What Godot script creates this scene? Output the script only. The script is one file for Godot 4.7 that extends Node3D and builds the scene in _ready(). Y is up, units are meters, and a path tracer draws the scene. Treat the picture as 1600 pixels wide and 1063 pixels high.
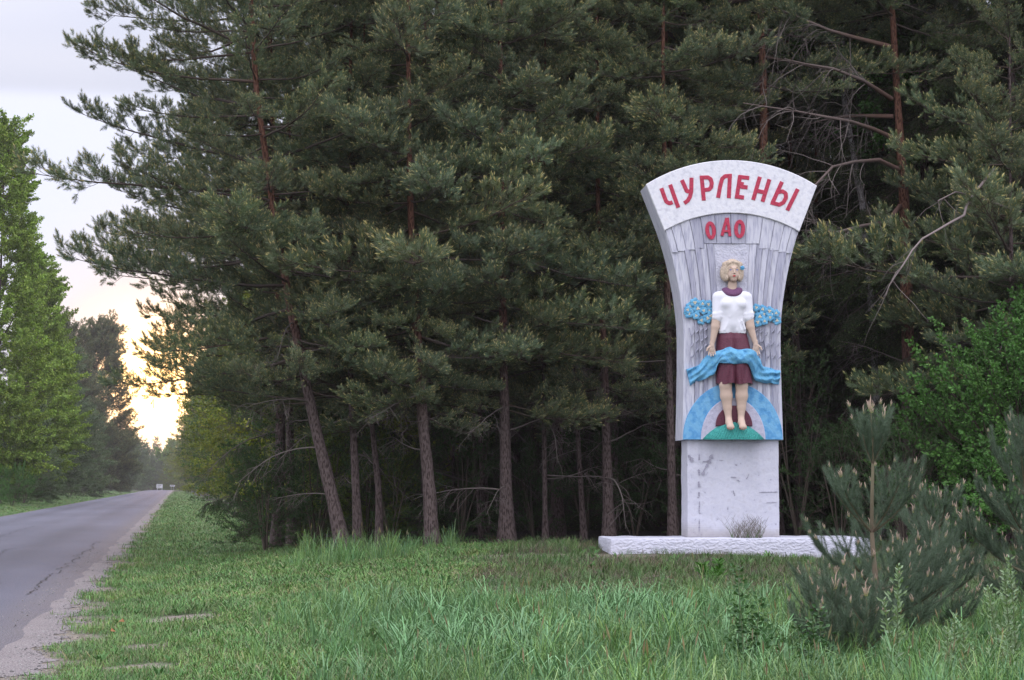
extends Node3D
# A roadside stele at the edge of a pine wood at dusk. The camera looks along -z; the road runs 8.7 degrees to the left of that.
# Road coordinates: reach() is the distance along the road from the camera, side() the distance to the right of the camera's line.

const ROAD_TURN := 0.1524
var sn := sin(ROAD_TURN)
var cs := cos(ROAD_TURN)
var rng := RandomNumberGenerator.new()
var bumps := FastNoiseLite.new()
var fine := FastNoiseLite.new()
var M := {}
var used := {}

# ------------------------------------------------------------------ geometry collectors
class Soup:
	var v := PackedVector3Array()
	var n := PackedVector3Array()
	var c := PackedColorArray()

	func tri(a: Vector3, b: Vector3, d: Vector3, col: Color) -> void:
		var m := (d - a).cross(b - a)
		if m.length_squared() < 1e-14:
			return
		m = m.normalized()
		v.append(a); v.append(b); v.append(d)
		n.append(m); n.append(m); n.append(m)
		c.append(col); c.append(col); c.append(col)

	func quad(a: Vector3, b: Vector3, d: Vector3, e: Vector3, col: Color) -> void:
		tri(a, b, d, col)
		tri(a, d, e, col)

	func smooth(a: Vector3, b: Vector3, d: Vector3, na: Vector3, nb: Vector3, nd: Vector3, ca: Color, cb: Color, cd: Color) -> void:
		v.append(a); v.append(b); v.append(d)
		n.append(na); n.append(nb); n.append(nd)
		c.append(ca); c.append(cb); c.append(cd)

	func put(o: Soup, xf: Transform3D) -> void:
		v.append_array(xf * o.v)
		n.append_array(Transform3D(xf.basis.orthonormalized(), Vector3.ZERO) * o.n)
		c.append_array(o.c)

	func box(lo: Vector3, hi: Vector3, col: Color) -> void:
		var p := []
		for i in 8:
			p.append(Vector3(hi.x if i & 1 else lo.x, hi.y if i & 2 else lo.y, hi.z if i & 4 else lo.z))
		quad(p[4], p[6], p[7], p[5], col)
		quad(p[1], p[3], p[2], p[0], col)
		quad(p[5], p[7], p[3], p[1], col)
		quad(p[0], p[2], p[6], p[4], col)
		quad(p[6], p[2], p[3], p[7], col)
		quad(p[0], p[4], p[5], p[1], col)

	# a tube through the points; cols may hold one colour per point
	func tube(pts: Array, rad: Array, sides: int, cols: Array, lump := 0.0, seed_ := 0) -> void:
		var count := pts.size()
		var rings := []
		var norms := []
		var side := Vector3.RIGHT
		for i in count:
			var dir: Vector3 = (pts[mini(i + 1, count - 1)] - pts[maxi(i - 1, 0)]).normalized()
			if absf(dir.dot(side)) > 0.9:
				side = Vector3.FORWARD if absf(dir.z) < 0.8 else Vector3.UP
			side = (side - dir * dir.dot(side)).normalized()
			var up := dir.cross(side)
			var ring := PackedVector3Array()
			var nr := PackedVector3Array()
			for k in sides:
				var a := TAU * k / sides
				var o := side * cos(a) + up * sin(a)
				var r: float = rad[i]
				if lump > 0.0:
					r *= 1.0 + lump * (sin(k * 2.7 + i * 1.9 + seed_) + sin(k * 5.1 - i * 1.3 + seed_ * 2.0)) * 0.5
				ring.append(pts[i] + o * r)
				nr.append(o)
			rings.append(ring)
			norms.append(nr)
		for i in count - 1:
			var c0: Color = cols[mini(i, cols.size() - 1)]
			var c1: Color = cols[mini(i + 1, cols.size() - 1)]
			for k in sides:
				var q := (k + 1) % sides
				smooth(rings[i][k], rings[i + 1][k], rings[i + 1][q], norms[i][k], norms[i + 1][k], norms[i + 1][q], c0, c1, c1)
				smooth(rings[i][k], rings[i + 1][q], rings[i][q], norms[i][k], norms[i + 1][q], norms[i][q], c0, c1, c0)

	func ball(at: Vector3, r: Vector3, col: Color, seg := 10, rows := 6) -> void:
		for i in rows:
			for k in seg:
				var q := []
				for e in [[i, k], [i, k + 1], [i + 1, k + 1], [i + 1, k]]:
					var a: float = PI * e[0] / rows
					var b: float = TAU * e[1] / seg
					q.append(Vector3(sin(a) * cos(b), cos(a), sin(a) * sin(b)))
				var f := func(u: Vector3): return at + u * r
				var g := func(u: Vector3): return (u / r).normalized()
				smooth(f.call(q[0]), f.call(q[2]), f.call(q[1]), g.call(q[0]), g.call(q[2]), g.call(q[1]), col, col, col)
				smooth(f.call(q[0]), f.call(q[3]), f.call(q[2]), g.call(q[0]), g.call(q[3]), g.call(q[2]), col, col, col)

	# a flat outline given thickness from z0 (back) to z1 (front) with a small chamfer on the front edge
	func slab(poly: PackedVector2Array, z0: float, z1: float, chamfer: float, col: Color) -> void:
		var p := poly
		if Geometry2D.is_polygon_clockwise(p):
			p.reverse()
		var m := p.size()
		var inner := PackedVector2Array()
		for i in m:
			var d0 := (p[i] - p[(i + m - 1) % m]).normalized()
			var d1 := (p[(i + 1) % m] - p[i]).normalized()
			var n0 := Vector2(-d0.y, d0.x)
			var n1 := Vector2(-d1.y, d1.x)
			var mid := n0 + n1
			mid = mid / maxf(mid.length_squared() * 0.5, 0.35)
			inner.append(p[i] + mid * chamfer)
		for i in m:
			var j := (i + 1) % m
			var a := Vector3(p[i].x, p[i].y, z0)
			var b := Vector3(p[j].x, p[j].y, z0)
			var a1 := Vector3(p[i].x, p[i].y, z1 - chamfer)
			var b1 := Vector3(p[j].x, p[j].y, z1 - chamfer)
			var a2 := Vector3(inner[i].x, inner[i].y, z1)
			var b2 := Vector3(inner[j].x, inner[j].y, z1)
			quad(a, a1, b1, b, col)
			quad(a1, a2, b2, b1, col)
		var idx := Geometry2D.triangulate_polygon(inner)
		for i in range(0, idx.size(), 3):
			var a := inner[idx[i]]
			var b := inner[idx[i + 1]]
			var d := inner[idx[i + 2]]
			if (b - a).cross(d - a) > 0.0:
				var t := b
				b = d
				d = t
			tri(Vector3(a.x, a.y, z1), Vector3(b.x, b.y, z1), Vector3(d.x, d.y, z1), col)
			tri(Vector3(a.x, a.y, z0), Vector3(d.x, d.y, z0), Vector3(b.x, b.y, z0), col)

	func mesh(mat: Material, into: ArrayMesh = null) -> ArrayMesh:
		var am := into if into else ArrayMesh.new()
		if v.is_empty():
			return am
		var arr := []
		arr.resize(Mesh.ARRAY_MAX)
		arr[Mesh.ARRAY_VERTEX] = v
		arr[Mesh.ARRAY_NORMAL] = n
		arr[Mesh.ARRAY_COLOR] = c
		am.add_surface_from_arrays(Mesh.PRIMITIVE_TRIANGLES, arr)
		am.surface_set_material(am.get_surface_count() - 1, mat)
		return am


# a grid of distances joined by smooth minimum and meshed as surface nets
class Field:
	var o: Vector3
	var h: float
	var nx: int
	var ny: int
	var nz: int
	var d := PackedFloat32Array()

	func _init(lo: Vector3, hi: Vector3, cell: float) -> void:
		o = lo
		h = cell
		nx = int((hi.x - lo.x) / cell) + 2
		ny = int((hi.y - lo.y) / cell) + 2
		nz = int((hi.z - lo.z) / cell) + 2
		d.resize(nx * ny * nz)
		d.fill(0.5)

	func span(lo: Vector3, hi: Vector3) -> Array:
		return [maxi(0, int((lo.x - o.x) / h)), mini(nx - 1, int((hi.x - o.x) / h) + 1), maxi(0, int((lo.y - o.y) / h)), mini(ny - 1, int((hi.y - o.y) / h) + 1), maxi(0, int((lo.z - o.z) / h)), mini(nz - 1, int((hi.z - o.z) / h) + 1)]

	func merge(at: int, e: float, k: float) -> void:
		var b := d[at]
		if k < 1e-5:
			d[at] = minf(b, e)
			return
		var t := maxf(k - absf(b - e), 0.0) / k
		d[at] = minf(b, e) - t * t * k * 0.25

	func bone(a: Vector3, b: Vector3, ra: float, rb: float, k := 0.03) -> void:
		var pad := Vector3.ONE * (maxf(ra, rb) + k + 2.0 * h)
		var s := span(a.min(b) - pad, a.max(b) + pad)
		var ba := b - a
		var q := maxf(ba.length_squared(), 1e-8)
		for z in range(s[4], s[5] + 1):
			for y in range(s[2], s[3] + 1):
				for x in range(s[0], s[1] + 1):
					var p := o + Vector3(x, y, z) * h - a
					var t := clampf(p.dot(ba) / q, 0.0, 1.0)
					merge((z * ny + y) * nx + x, (p - ba * t).length() - lerpf(ra, rb, t), k)

	func blob(at: Vector3, r: Vector3, k := 0.03) -> void:
		var pad := r + Vector3.ONE * (k + 2.0 * h)
		var s := span(at - pad, at + pad)
		for z in range(s[4], s[5] + 1):
			for y in range(s[2], s[3] + 1):
				for x in range(s[0], s[1] + 1):
					var p := o + Vector3(x, y, z) * h - at
					var k0 := (p / r).length()
					var k1 := (p / (r * r)).length()
					merge((z * ny + y) * nx + x, k0 * (k0 - 1.0) / maxf(k1, 1e-4) if k0 > 0.05 else -minf(r.x, minf(r.y, r.z)), k)

	func mesh_into(out: Soup, col: Color) -> void:
		var where := PackedInt32Array()
		where.resize(d.size())
		where.fill(-1)
		var pv := PackedVector3Array()
		var pn := PackedVector3Array()
		var step := [0, 1, nx, nx + 1, nx * ny, nx * ny + 1, nx * ny + nx, nx * ny + nx + 1]
		for z in nz - 1:
			for y in ny - 1:
				var row := (z * ny + y) * nx
				for x in nx - 1:
					var at := row + x
					var a := d[at] < 0.0
					var mixed := false
					for k in range(1, 8):
						if (d[at + step[k]] < 0.0) != a:
							mixed = true
							break
					if not mixed:
						continue
					var e := []
					for k in 8:
						e.append(d[at + step[k]])
					var sum := Vector3.ZERO
					var cnt := 0
					for k in 8:
						for bit in 3:
							var j: int = k | (1 << bit)
							if j != k and (e[k] < 0.0) != (e[j] < 0.0):
								var t: float = e[k] / (e[k] - e[j])
								var p := Vector3(k & 1, (k >> 1) & 1, (k >> 2) & 1)
								p[bit] = t
								sum += p
								cnt += 1
					where[at] = pv.size()
					pv.append(o + (Vector3(x, y, z) + sum / cnt) * h)
					pn.append(Vector3(e[1] + e[3] + e[5] + e[7] - e[0] - e[2] - e[4] - e[6], e[2] + e[3] + e[6] + e[7] - e[0] - e[1] - e[4] - e[5], e[4] + e[5] + e[6] + e[7] - e[0] - e[1] - e[2] - e[3]).normalized())
		var stride := [1, nx, nx * ny]
		for z in range(1, nz - 1):
			for y in range(1, ny - 1):
				for x in range(1, nx - 1):
					var at := (z * ny + y) * nx + x
					if where[at] < 0 and absf(d[at]) > 2.0 * h:
						continue
					for ax in 3:
						var inside := d[at] < 0.0
						if inside == (d[at + stride[ax]] < 0.0):
							continue
						var u: int = stride[(ax + 1) % 3]
						var w: int = stride[(ax + 2) % 3]
						var q := [where[at - u - w], where[at - w], where[at], where[at - u]]
						if q[0] < 0 or q[1] < 0 or q[2] < 0 or q[3] < 0:
							continue
						if inside:
							q = [q[3], q[2], q[1], q[0]]
						out.smooth(pv[q[0]], pv[q[1]], pv[q[2]], pn[q[0]], pn[q[1]], pn[q[2]], col, col, col)
						out.smooth(pv[q[0]], pv[q[2]], pv[q[3]], pn[q[0]], pn[q[2]], pn[q[3]], col, col, col)


# ------------------------------------------------------------------ naming
func numbered(called: String) -> String:
	used[called] = used.get(called, -1) + 1
	return called if used[called] == 0 else "%s_%03d" % [called, used[called]]


func tag(o: Node, label := "", category := "", group := "", kind := "") -> void:
	for e in [["label", label], ["category", category], ["group", group], ["kind", kind]]:
		if e[1]:
			o.set_meta(e[0], e[1])


func thing(called: String, at: Vector3, label: String, category: String, group := "") -> Node3D:
	var o := Node3D.new()
	o.name = numbered(called)
	add_child(o)
	o.position = at
	tag(o, label, category, group)
	return o


func obj(called: String, m: Mesh, parent: Node = self) -> MeshInstance3D:
	var o := MeshInstance3D.new()
	if parent == self:
		o.name = numbered(called)
	else:
		var i := 1
		o.name = called
		while parent.has_node(NodePath(o.name)):
			o.name = "%s_%03d" % [called, i]
			i += 1
	o.mesh = m
	parent.add_child(o, true)
	return o


func many(called: String, m: Mesh, places: Array, tints: Array, parent: Node = self) -> MultiMeshInstance3D:
	var mm := MultiMesh.new()
	mm.transform_format = MultiMesh.TRANSFORM_3D
	mm.use_colors = true
	mm.mesh = m
	mm.instance_count = places.size()
	for i in places.size():
		mm.set_instance_transform(i, places[i])
		mm.set_instance_color(i, tints[i])
	var o := MultiMeshInstance3D.new()
	if parent == self:
		o.name = numbered(called)
	else:
		var i := 1
		o.name = called
		while parent.has_node(NodePath(o.name)):
			o.name = "%s_%03d" % [called, i]
			i += 1
	o.multimesh = mm
	parent.add_child(o, true)
	o.set_meta("kind", "stuff")
	return o


func lin(r: float, g: float, b: float) -> Color:
	return Color(r, g, b).linear_to_srgb()


# ------------------------------------------------------------------ the lie of the land
func side(x: float, z: float) -> float:
	return x * cs - z * sn


func reach(x: float, z: float) -> float:
	return -x * sn - z * cs


func spot(s: float, t: float) -> Vector3:
	var p := Vector3(s * cs - t * sn, 0, -s * sn - t * cs)
	p.y = ground_st(s, t)
	return p


func ground_st(s: float, t: float) -> float:
	var far_rise := 0.0
	if t > 560.0:
		far_rise = -0.6 * smoothstep(560.0, 640.0, t)
	var h := -0.02
	if s > -0.9:
		var away := smoothstep(-0.9, 6.0, s)
		h += 0.10 * smoothstep(-0.9, 2.0, s) + 0.31 * away * smoothstep(23.0, 31.5, t - s * 0.15)
		h += 0.05 * bumps.get_noise_2d(s * 6.0, t * 6.0) * smoothstep(-0.9, 0.6, s)
		h -= 0.10 * smoothstep(0.2, 1.4, s) * (1.0 - smoothstep(1.4, 2.6, s)) * smoothstep(34.0, 48.0, t)
	elif s < -7.9:
		h += 0.30 * smoothstep(-7.9, -13.0, s) + 0.06 * bumps.get_noise_2d(s * 6.0, t * 6.0) * smoothstep(-7.9, -9.0, s)
	return h + far_rise


func ground(x: float, z: float) -> float:
	return ground_st(side(x, z), reach(x, z))


func on_ground(x: float, z: float) -> Vector3:
	return Vector3(x, ground(x, z), z)


# how bare the soil is here, 0 to 1
func bare(s: float, t: float) -> float:
	var x := s * cs - t * sn
	var z := -s * sn - t * cs
	var b := 0.0
	for e in [[-3.3, -22.0, 0.42, 0.55], [-1.40, -14.25, 0.45, 0.42], [0.6, -30.9, 1.5, 0.5], [-0.9, -31.0, 0.8, 0.4], [-2.75, -16.4, 0.35, 0.3], [-3.05, -18.4, 0.3, 0.25], [2.6, -27.6, 0.35, 0.4]]:
		var q := Vector2((x - e[0]) / e[2], (z - e[1]) / e[3]).length() + 0.45 * fine.get_noise_2d(x * 30.0, z * 30.0)
		b = maxf(b, 1.0 - smoothstep(0.75, 1.15, q))
	if s > -2.5:
		b = maxf(b, (1.0 - smoothstep(-1.15, -0.45, s + 0.55 * fine.get_noise_2d(s * 14.0, t * 9.0))) * 0.9)
	return b


func _ready() -> void:
	rng.seed = 20240519
	bumps.seed = 7
	bumps.frequency = 0.05
	bumps.fractal_octaves = 3
	fine.seed = 19
	fine.frequency = 0.05
	fine.fractal_octaves = 4
	# camera: eye 1.35 m above the road, tilted up a little
	var cam := Camera3D.new()
	cam.name = "camera"
	cam.position = Vector3(0, 1.35, 0)
	cam.rotation_degrees = Vector3(3.81, 0, 0)
	cam.fov = 17.77
	cam.near = 0.1
	cam.far = 4000.0
	add_child(cam)
	# dusk sky, light cloud, the sun just down in the gap of the road
	var env := Environment.new()
	env.background_mode = Environment.BG_SKY
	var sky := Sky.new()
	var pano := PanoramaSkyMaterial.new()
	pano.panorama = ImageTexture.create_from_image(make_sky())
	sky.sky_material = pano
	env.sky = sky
	env.background_energy_multiplier = 1.0
	env.tonemap_mode = Environment.TONE_MAPPER_LINEAR
	env.tonemap_exposure = 1.85
	env.sdfgi_enabled = true
	env.ssao_enabled = true
	env.ssil_enabled = true
	env.fog_enabled = true
	env.fog_density = 0.00018
	env.fog_light_color = Color(0.93, 0.88, 0.90)
	var we := WorldEnvironment.new()
	we.name = "world"
	we.environment = env
	add_child(we)
	var sun := DirectionalLight3D.new()
	sun.name = "sun"
	sun.light_color = Color(1.0, 0.72, 0.45)
	sun.light_energy = 0.15
	sun.light_angular_distance = 10.0
	sun.shadow_enabled = true
	add_child(sun)
	sun.look_at_from_position(Vector3.ZERO, -Vector3(-sin(0.163), 0.047, -cos(0.163)))
	var t0 := Time.get_ticks_msec()
	make_materials()
	make_ground()
	make_road()
	make_gravel()
	print("ground ", Time.get_ticks_msec() - t0)
	make_stele()
	print("stele ", Time.get_ticks_msec() - t0)
	make_pieces()
	print("pieces ", Time.get_ticks_msec() - t0)
	make_wood()
	make_roadside()
	print("trees ", Time.get_ticks_msec() - t0)
	make_small_plants()
	print("small ", Time.get_ticks_msec() - t0)
	make_grass()
	print("grass ", Time.get_ticks_msec() - t0)


# ------------------------------------------------------------------ sky
func make_sky() -> Image:
	var w := 1536
	var h := 768
	var im := Image.create(w, h, false, Image.FORMAT_RGBF)
	var cl := FastNoiseLite.new()
	cl.seed = 41
	cl.noise_type = FastNoiseLite.TYPE_SIMPLEX_SMOOTH
	cl.frequency = 1.0
	cl.fractal_octaves = 5
	var sun := Vector3(-sin(0.163), 0.047, -cos(0.163)).normalized()
	for y in h:
		var el := PI * 0.5 - PI * (y + 0.5) / h
		for x in w:
			var az := TAU * (x + 0.5) / w
			if az > PI:
				az -= TAU
			var dir := Vector3(cos(el) * sin(az), sin(el), -cos(el) * cos(az))
			var col: Vector3
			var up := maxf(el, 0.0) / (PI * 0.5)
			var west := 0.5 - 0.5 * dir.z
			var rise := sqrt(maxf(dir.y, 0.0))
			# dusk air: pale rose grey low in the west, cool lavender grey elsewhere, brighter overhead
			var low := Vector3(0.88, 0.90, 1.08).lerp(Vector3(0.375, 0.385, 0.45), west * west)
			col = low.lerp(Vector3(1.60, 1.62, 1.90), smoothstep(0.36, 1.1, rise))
			if el > -0.02:
				var q := Vector2(az * 2.2, (el + 0.10) * 13.0 / (1.0 + 3.0 * up))
				var c0 := cl.get_noise_2d(q.x * 1.3 + 3.0, q.y * 1.1)
				var c1 := cl.get_noise_2d(q.x * 0.55 + 11.0, q.y * 0.80)
				var k := clampf(0.5 + 1.0 * c1 + 0.40 * c0, 0.0, 1.0)
				col = (col * Vector3(0.89, 0.91, 0.95)).lerp(col * Vector3(1.17, 1.14, 1.07), k)
			else:
				col = col.lerp(Vector3(0.10, 0.11, 0.09), smoothstep(-0.02, -0.10, el))
			var ang := rad_to_deg(acos(clampf(dir.dot(sun), -1.0, 1.0)))
			var streak := 1.0 + 0.35 * cl.get_noise_2d(az * 6.0, el * 60.0)
			if el > -0.03:
				col += Vector3(0.42, 0.20, 0.03) * exp(-pow(ang / 2.7, 2.0)) * streak
				col += Vector3(5.0, 2.6, 0.65) * exp(-pow(ang / 1.25, 2.0))
			im.set_pixel(x, y, Color(maxf(col.x, 0.0), maxf(col.y, 0.0), maxf(col.z, 0.0)))
	return im


# ------------------------------------------------------------------ materials
func noise_tex(freq: float, octaves: int, offs: Array, cols: Array, seed_ := 1, kind := FastNoiseLite.TYPE_SIMPLEX_SMOOTH, size := 512) -> NoiseTexture2D:
	var f := FastNoiseLite.new()
	f.seed = seed_
	f.noise_type = kind
	f.frequency = freq
	f.fractal_octaves = octaves
	var t := NoiseTexture2D.new()
	t.width = size
	t.height = size
	t.seamless = true
	t.noise = f
	var g := Gradient.new()
	g.offsets = PackedFloat32Array(offs)
	g.colors = PackedColorArray(cols)
	t.color_ramp = g
	return t


func mat(called: String, col: Color, rough := 0.85, tex: Texture2D = null, scale := Vector3.ONE, relief: Texture2D = null, deep := 1.0, world := false) -> StandardMaterial3D:
	var m := StandardMaterial3D.new()
	m.resource_name = called
	m.albedo_color = col
	m.roughness = rough
	m.metallic_specular = 0.35
	if tex:
		m.albedo_texture = tex
	if relief:
		m.heightmap_enabled = true
		m.heightmap_texture = relief
		m.heightmap_scale = deep
	if tex or relief:
		m.uv1_triplanar = true
		m.uv1_world_triplanar = world
		m.uv1_scale = scale
		m.uv1_triplanar_sharpness = 4.0
	M[called] = m
	return m


func leafy(called: String, back: Color, rough := 0.6) -> StandardMaterial3D:
	var m := mat(called, Color.WHITE, rough)
	m.vertex_color_use_as_albedo = true
	m.metallic_specular = 0.3
	if back.r + back.g + back.b > 0.0:
		m.backlight_enabled = true
		m.backlight = back
	M[called] = m
	return m


func make_materials() -> void:
	var plaster := noise_tex(0.02, 5, [0.0, 0.35, 0.6, 1.0], [Color(0.88, 0.88, 0.89), Color(0.96, 0.96, 0.97), Color(1, 1, 1), Color(0.97, 0.96, 0.96)], 3)
	var worn := noise_tex(0.012, 6, [0.0, 0.10, 0.135, 0.22, 0.62, 1.0], [Color(0.70, 0.69, 0.70), Color(0.80, 0.79, 0.80), Color(0.92, 0.92, 0.93), Color(0.97, 0.97, 0.98), Color(1, 1, 1), Color(0.94, 0.93, 0.93)], 17, FastNoiseLite.TYPE_SIMPLEX_SMOOTH, 1024)
	var grime := noise_tex(0.018, 5, [0.0, 0.3, 0.55, 1.0], [Color(0.74, 0.75, 0.79), Color(0.90, 0.90, 0.93), Color(0.98, 0.98, 0.99), Color(1, 1, 1)], 23)
	var rough_relief := noise_tex(0.03, 5, [0.0, 1.0], [Color.BLACK, Color.WHITE], 5)
	var cells := noise_tex(0.05, 3, [0.0, 1.0], [Color.BLACK, Color.WHITE], 8, FastNoiseLite.TYPE_CELLULAR)
	var paint := noise_tex(0.02, 4, [0.0, 0.4, 0.7, 1.0], [Color(0.78, 0.80, 0.82), Color(0.93, 0.93, 0.94), Color(1, 1, 1), Color(1, 1, 1)], 31)
	mat("white_band", lin(0.69, 0.685, 0.70), 0.8, plaster, Vector3.ONE * 0.9, rough_relief, 0.25)
	mat("white_stone", lin(0.545, 0.545, 0.585), 0.85, grime, Vector3(2.2, 0.28, 2.2), rough_relief, 0.5)
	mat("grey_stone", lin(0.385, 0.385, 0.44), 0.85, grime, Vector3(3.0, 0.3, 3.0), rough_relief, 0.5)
	mat("rough_white", lin(0.50, 0.50, 0.56), 0.85, plaster, Vector3.ONE * 0.8, noise_tex(0.06, 4, [0.0, 1.0], [Color.BLACK, Color.WHITE], 77), 0.8)
	M.peel = mat("bare_concrete", lin(0.32, 0.31, 0.35), 0.95, grime, Vector3.ONE * 4.0)
	mat("pedestal_paint", lin(0.50, 0.50, 0.55), 0.85, worn, Vector3(0.62, 0.62, 0.62), noise_tex(0.015, 5, [0.0, 0.4, 0.5, 1.0], [Color(0.1, 0.1, 0.1), Color(0.5, 0.5, 0.5), Color(0.65, 0.65, 0.65), Color(0.8, 0.8, 0.8)], 29), 0.8)
	mat("plinth_paint", lin(0.55, 0.55, 0.61), 0.85, worn, Vector3(0.8, 1.4, 0.8), rough_relief, 1.5)
	M.pedestal_paint.vertex_color_use_as_albedo = true
	M.plinth_paint.vertex_color_use_as_albedo = true
	mat("red_paint", lin(0.46, 0.042, 0.08), 0.6, paint, Vector3.ONE * 2.0)
	mat("blue_paint", lin(0.13, 0.36, 0.53), 0.7, noise_tex(0.015, 5, [0.0, 0.35, 0.6, 1.0], [Color(0.60, 0.72, 0.82), Color(0.85, 0.9, 0.95), Color(1, 1, 1), Color(1, 1, 1)], 47), Vector3.ONE * 1.2, rough_relief, 0.6)
	mat("arch_blue", lin(0.15, 0.36, 0.55), 0.75, noise_tex(0.012, 5, [0.0, 0.32, 0.55, 1.0], [Color(0.62, 0.78, 0.86), Color(0.82, 0.90, 0.96), Color(1, 1, 1), Color(1, 1, 1)], 51), Vector3.ONE * 0.9, rough_relief, 0.6)
	mat("pale_lilac", lin(0.44, 0.43, 0.51), 0.75, plaster, Vector3.ONE, rough_relief, 0.6)
	mat("maroon_paint", lin(0.115, 0.03, 0.048), 0.5, paint, Vector3.ONE * 3.0, rough_relief, 0.4)
	mat("collar_paint", lin(0.15, 0.06, 0.13), 0.6, paint, Vector3.ONE * 3.0, cells, 0.6)
	mat("green_paint", lin(0.06, 0.36, 0.31), 0.6, paint, Vector3.ONE * 3.0, cells, 1.5)
	mat("skin_paint", lin(0.48, 0.36, 0.28), 0.6)
	mat("hair_paint", lin(0.53, 0.42, 0.31), 0.6, paint, Vector3.ONE * 2.5, rough_relief, 0.5)
	mat("sweater_paint", lin(0.66, 0.66, 0.69), 0.75)
	mat("cream_paint", lin(0.62, 0.55, 0.40), 0.6)
	mat("eye_paint", lin(0.30, 0.33, 0.62), 0.6)
	mat("dark_paint", lin(0.10, 0.07, 0.07), 0.6)
	mat("lip_paint", lin(0.45, 0.03, 0.04), 0.5)
	mat("brow_paint", lin(0.34, 0.22, 0.16), 0.6)
	# bark: grey brown plates at the foot, fox red above, given by vertex colours
	var bark := noise_tex(0.035, 5, [0.0, 0.36, 0.5, 0.64, 1.0], [Color(0.5, 0.48, 0.48), Color(0.68, 0.66, 0.65), Color(0.9, 0.88, 0.87), Color(1, 1, 1), Color(0.8, 0.78, 0.78)], 61)
	var bm := mat("bark", Color.WHITE, 0.95, bark, Vector3(1.7, 0.45, 1.7), bark, 2.5, true)
	bm.vertex_color_use_as_albedo = true
	mat("twig", Color.WHITE, 0.9).vertex_color_use_as_albedo = true
	leafy("needles", lin(0.03, 0.04, 0.015))
	leafy("leaves", lin(0.32, 0.40, 0.09))
	leafy("blades", lin(0.05, 0.09, 0.025))
	var soil := noise_tex(0.03, 6, [0.0, 0.35, 0.6, 1.0], [Color(0.55, 0.55, 0.55), Color(0.82, 0.82, 0.82), Color(1, 1, 1), Color(1, 1, 1)], 71, FastNoiseLite.TYPE_SIMPLEX_SMOOTH, 1024)
	var gm := mat("soil", Color.WHITE, 0.95, soil, Vector3.ONE * 0.55, soil, 4.0, true)
	gm.vertex_color_use_as_albedo = true
	var grit := noise_tex(0.10, 4, [0.0, 0.3, 0.5, 0.7, 1.0], [Color(0.30, 0.30, 0.31), Color(0.62, 0.62, 0.63), Color(0.80, 0.80, 0.81), Color(1, 1, 1), Color(1, 1, 1)], 81, FastNoiseLite.TYPE_SIMPLEX_SMOOTH, 1024)
	var am := mat("asphalt", Color.WHITE, 0.75, grit, Vector3.ONE * 0.45, grit, 1.2, true)
	am.vertex_color_use_as_albedo = true
	var sm := mat("shoulder_sand", Color.WHITE, 0.95, grit, Vector3.ONE * 0.5, soil, 3.0, true)
	sm.vertex_color_use_as_albedo = true
	mat("sign_white", lin(0.42, 0.42, 0.43), 0.6)
	mat("sign_ink", lin(0.03, 0.03, 0.035), 0.6)
	mat("sign_red", lin(0.45, 0.05, 0.05), 0.6)
	mat("steel", lin(0.35, 0.36, 0.38), 0.6)
	mat("cut_wood", lin(0.42, 0.22, 0.10), 0.8)


# ------------------------------------------------------------------ ground, road
func make_ground() -> void:
	var ls := PackedFloat32Array()
	var ts := PackedFloat32Array()
	var x := -12.0
	while x <= 17.0:
		ls.append(x)
		x += 0.25
	var step := 0.5
	while x < 1500.0:
		ls.append(x)
		x += step
		step *= 1.35
	x = -12.0
	step = 0.5
	while x > -1500.0:
		x -= step
		step *= 1.35
		ls.insert(0, x)
	x = -60.0
	while x < 10.0:
		ts.append(x)
		x += 5.0
	x = 10.0
	while x < 38.0:
		ts.append(x)
		x += 0.22
	step = 0.3
	while x < 2600.0:
		ts.append(x)
		x += step
		step = minf(step * 1.06, 120.0)
	var w := ls.size()
	var pv := PackedVector3Array()
	var pc := PackedColorArray()
	for t in ts:
		for s in ls:
			var p := spot(s, t)
			pv.append(p)
			var patch := 0.5 + 0.5 * bumps.get_noise_2d(s * 9.0, t * 9.0)
			var col := Color(0.040, 0.058, 0.022).lerp(Color(0.060, 0.072, 0.030), patch)
			var bank := smoothstep(21.0, 25.0, -p.z) * smoothstep(-1.2, 0.4, p.x)
			col = col.lerp(Color(0.085, 0.070, 0.050), 0.6 * bank)
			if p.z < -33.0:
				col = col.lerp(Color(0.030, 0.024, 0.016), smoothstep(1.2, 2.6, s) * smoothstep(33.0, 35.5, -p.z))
			col = col.lerp(Color(0.24, 0.20, 0.165), 0.95 * bare(s, t))
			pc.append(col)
	var nrm := PackedVector3Array()
	nrm.resize(pv.size())
	var idx := PackedInt32Array()
	for j in ts.size() - 1:
		for i in w - 1:
			var a := j * w + i
			for tr in [[a, a + w, a + w + 1], [a, a + w + 1, a + 1]]:
				idx.append_array(PackedInt32Array(tr))
				var m := (pv[tr[2]] - pv[tr[0]]).cross(pv[tr[1]] - pv[tr[0]])
				for k in tr:
					nrm[k] += m
	for k in nrm.size():
		nrm[k] = nrm[k].normalized()
	var arr := []
	arr.resize(Mesh.ARRAY_MAX)
	arr[Mesh.ARRAY_VERTEX] = pv
	arr[Mesh.ARRAY_NORMAL] = nrm
	arr[Mesh.ARRAY_COLOR] = pc
	arr[Mesh.ARRAY_INDEX] = idx
	var am := ArrayMesh.new()
	am.add_surface_from_arrays(Mesh.PRIMITIVE_TRIANGLES, arr)
	am.surface_set_material(0, M.soil)
	tag(obj("ground", am), "grassy ground sloping up from the road verge to the pine wood", "", "", "structure")


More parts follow.
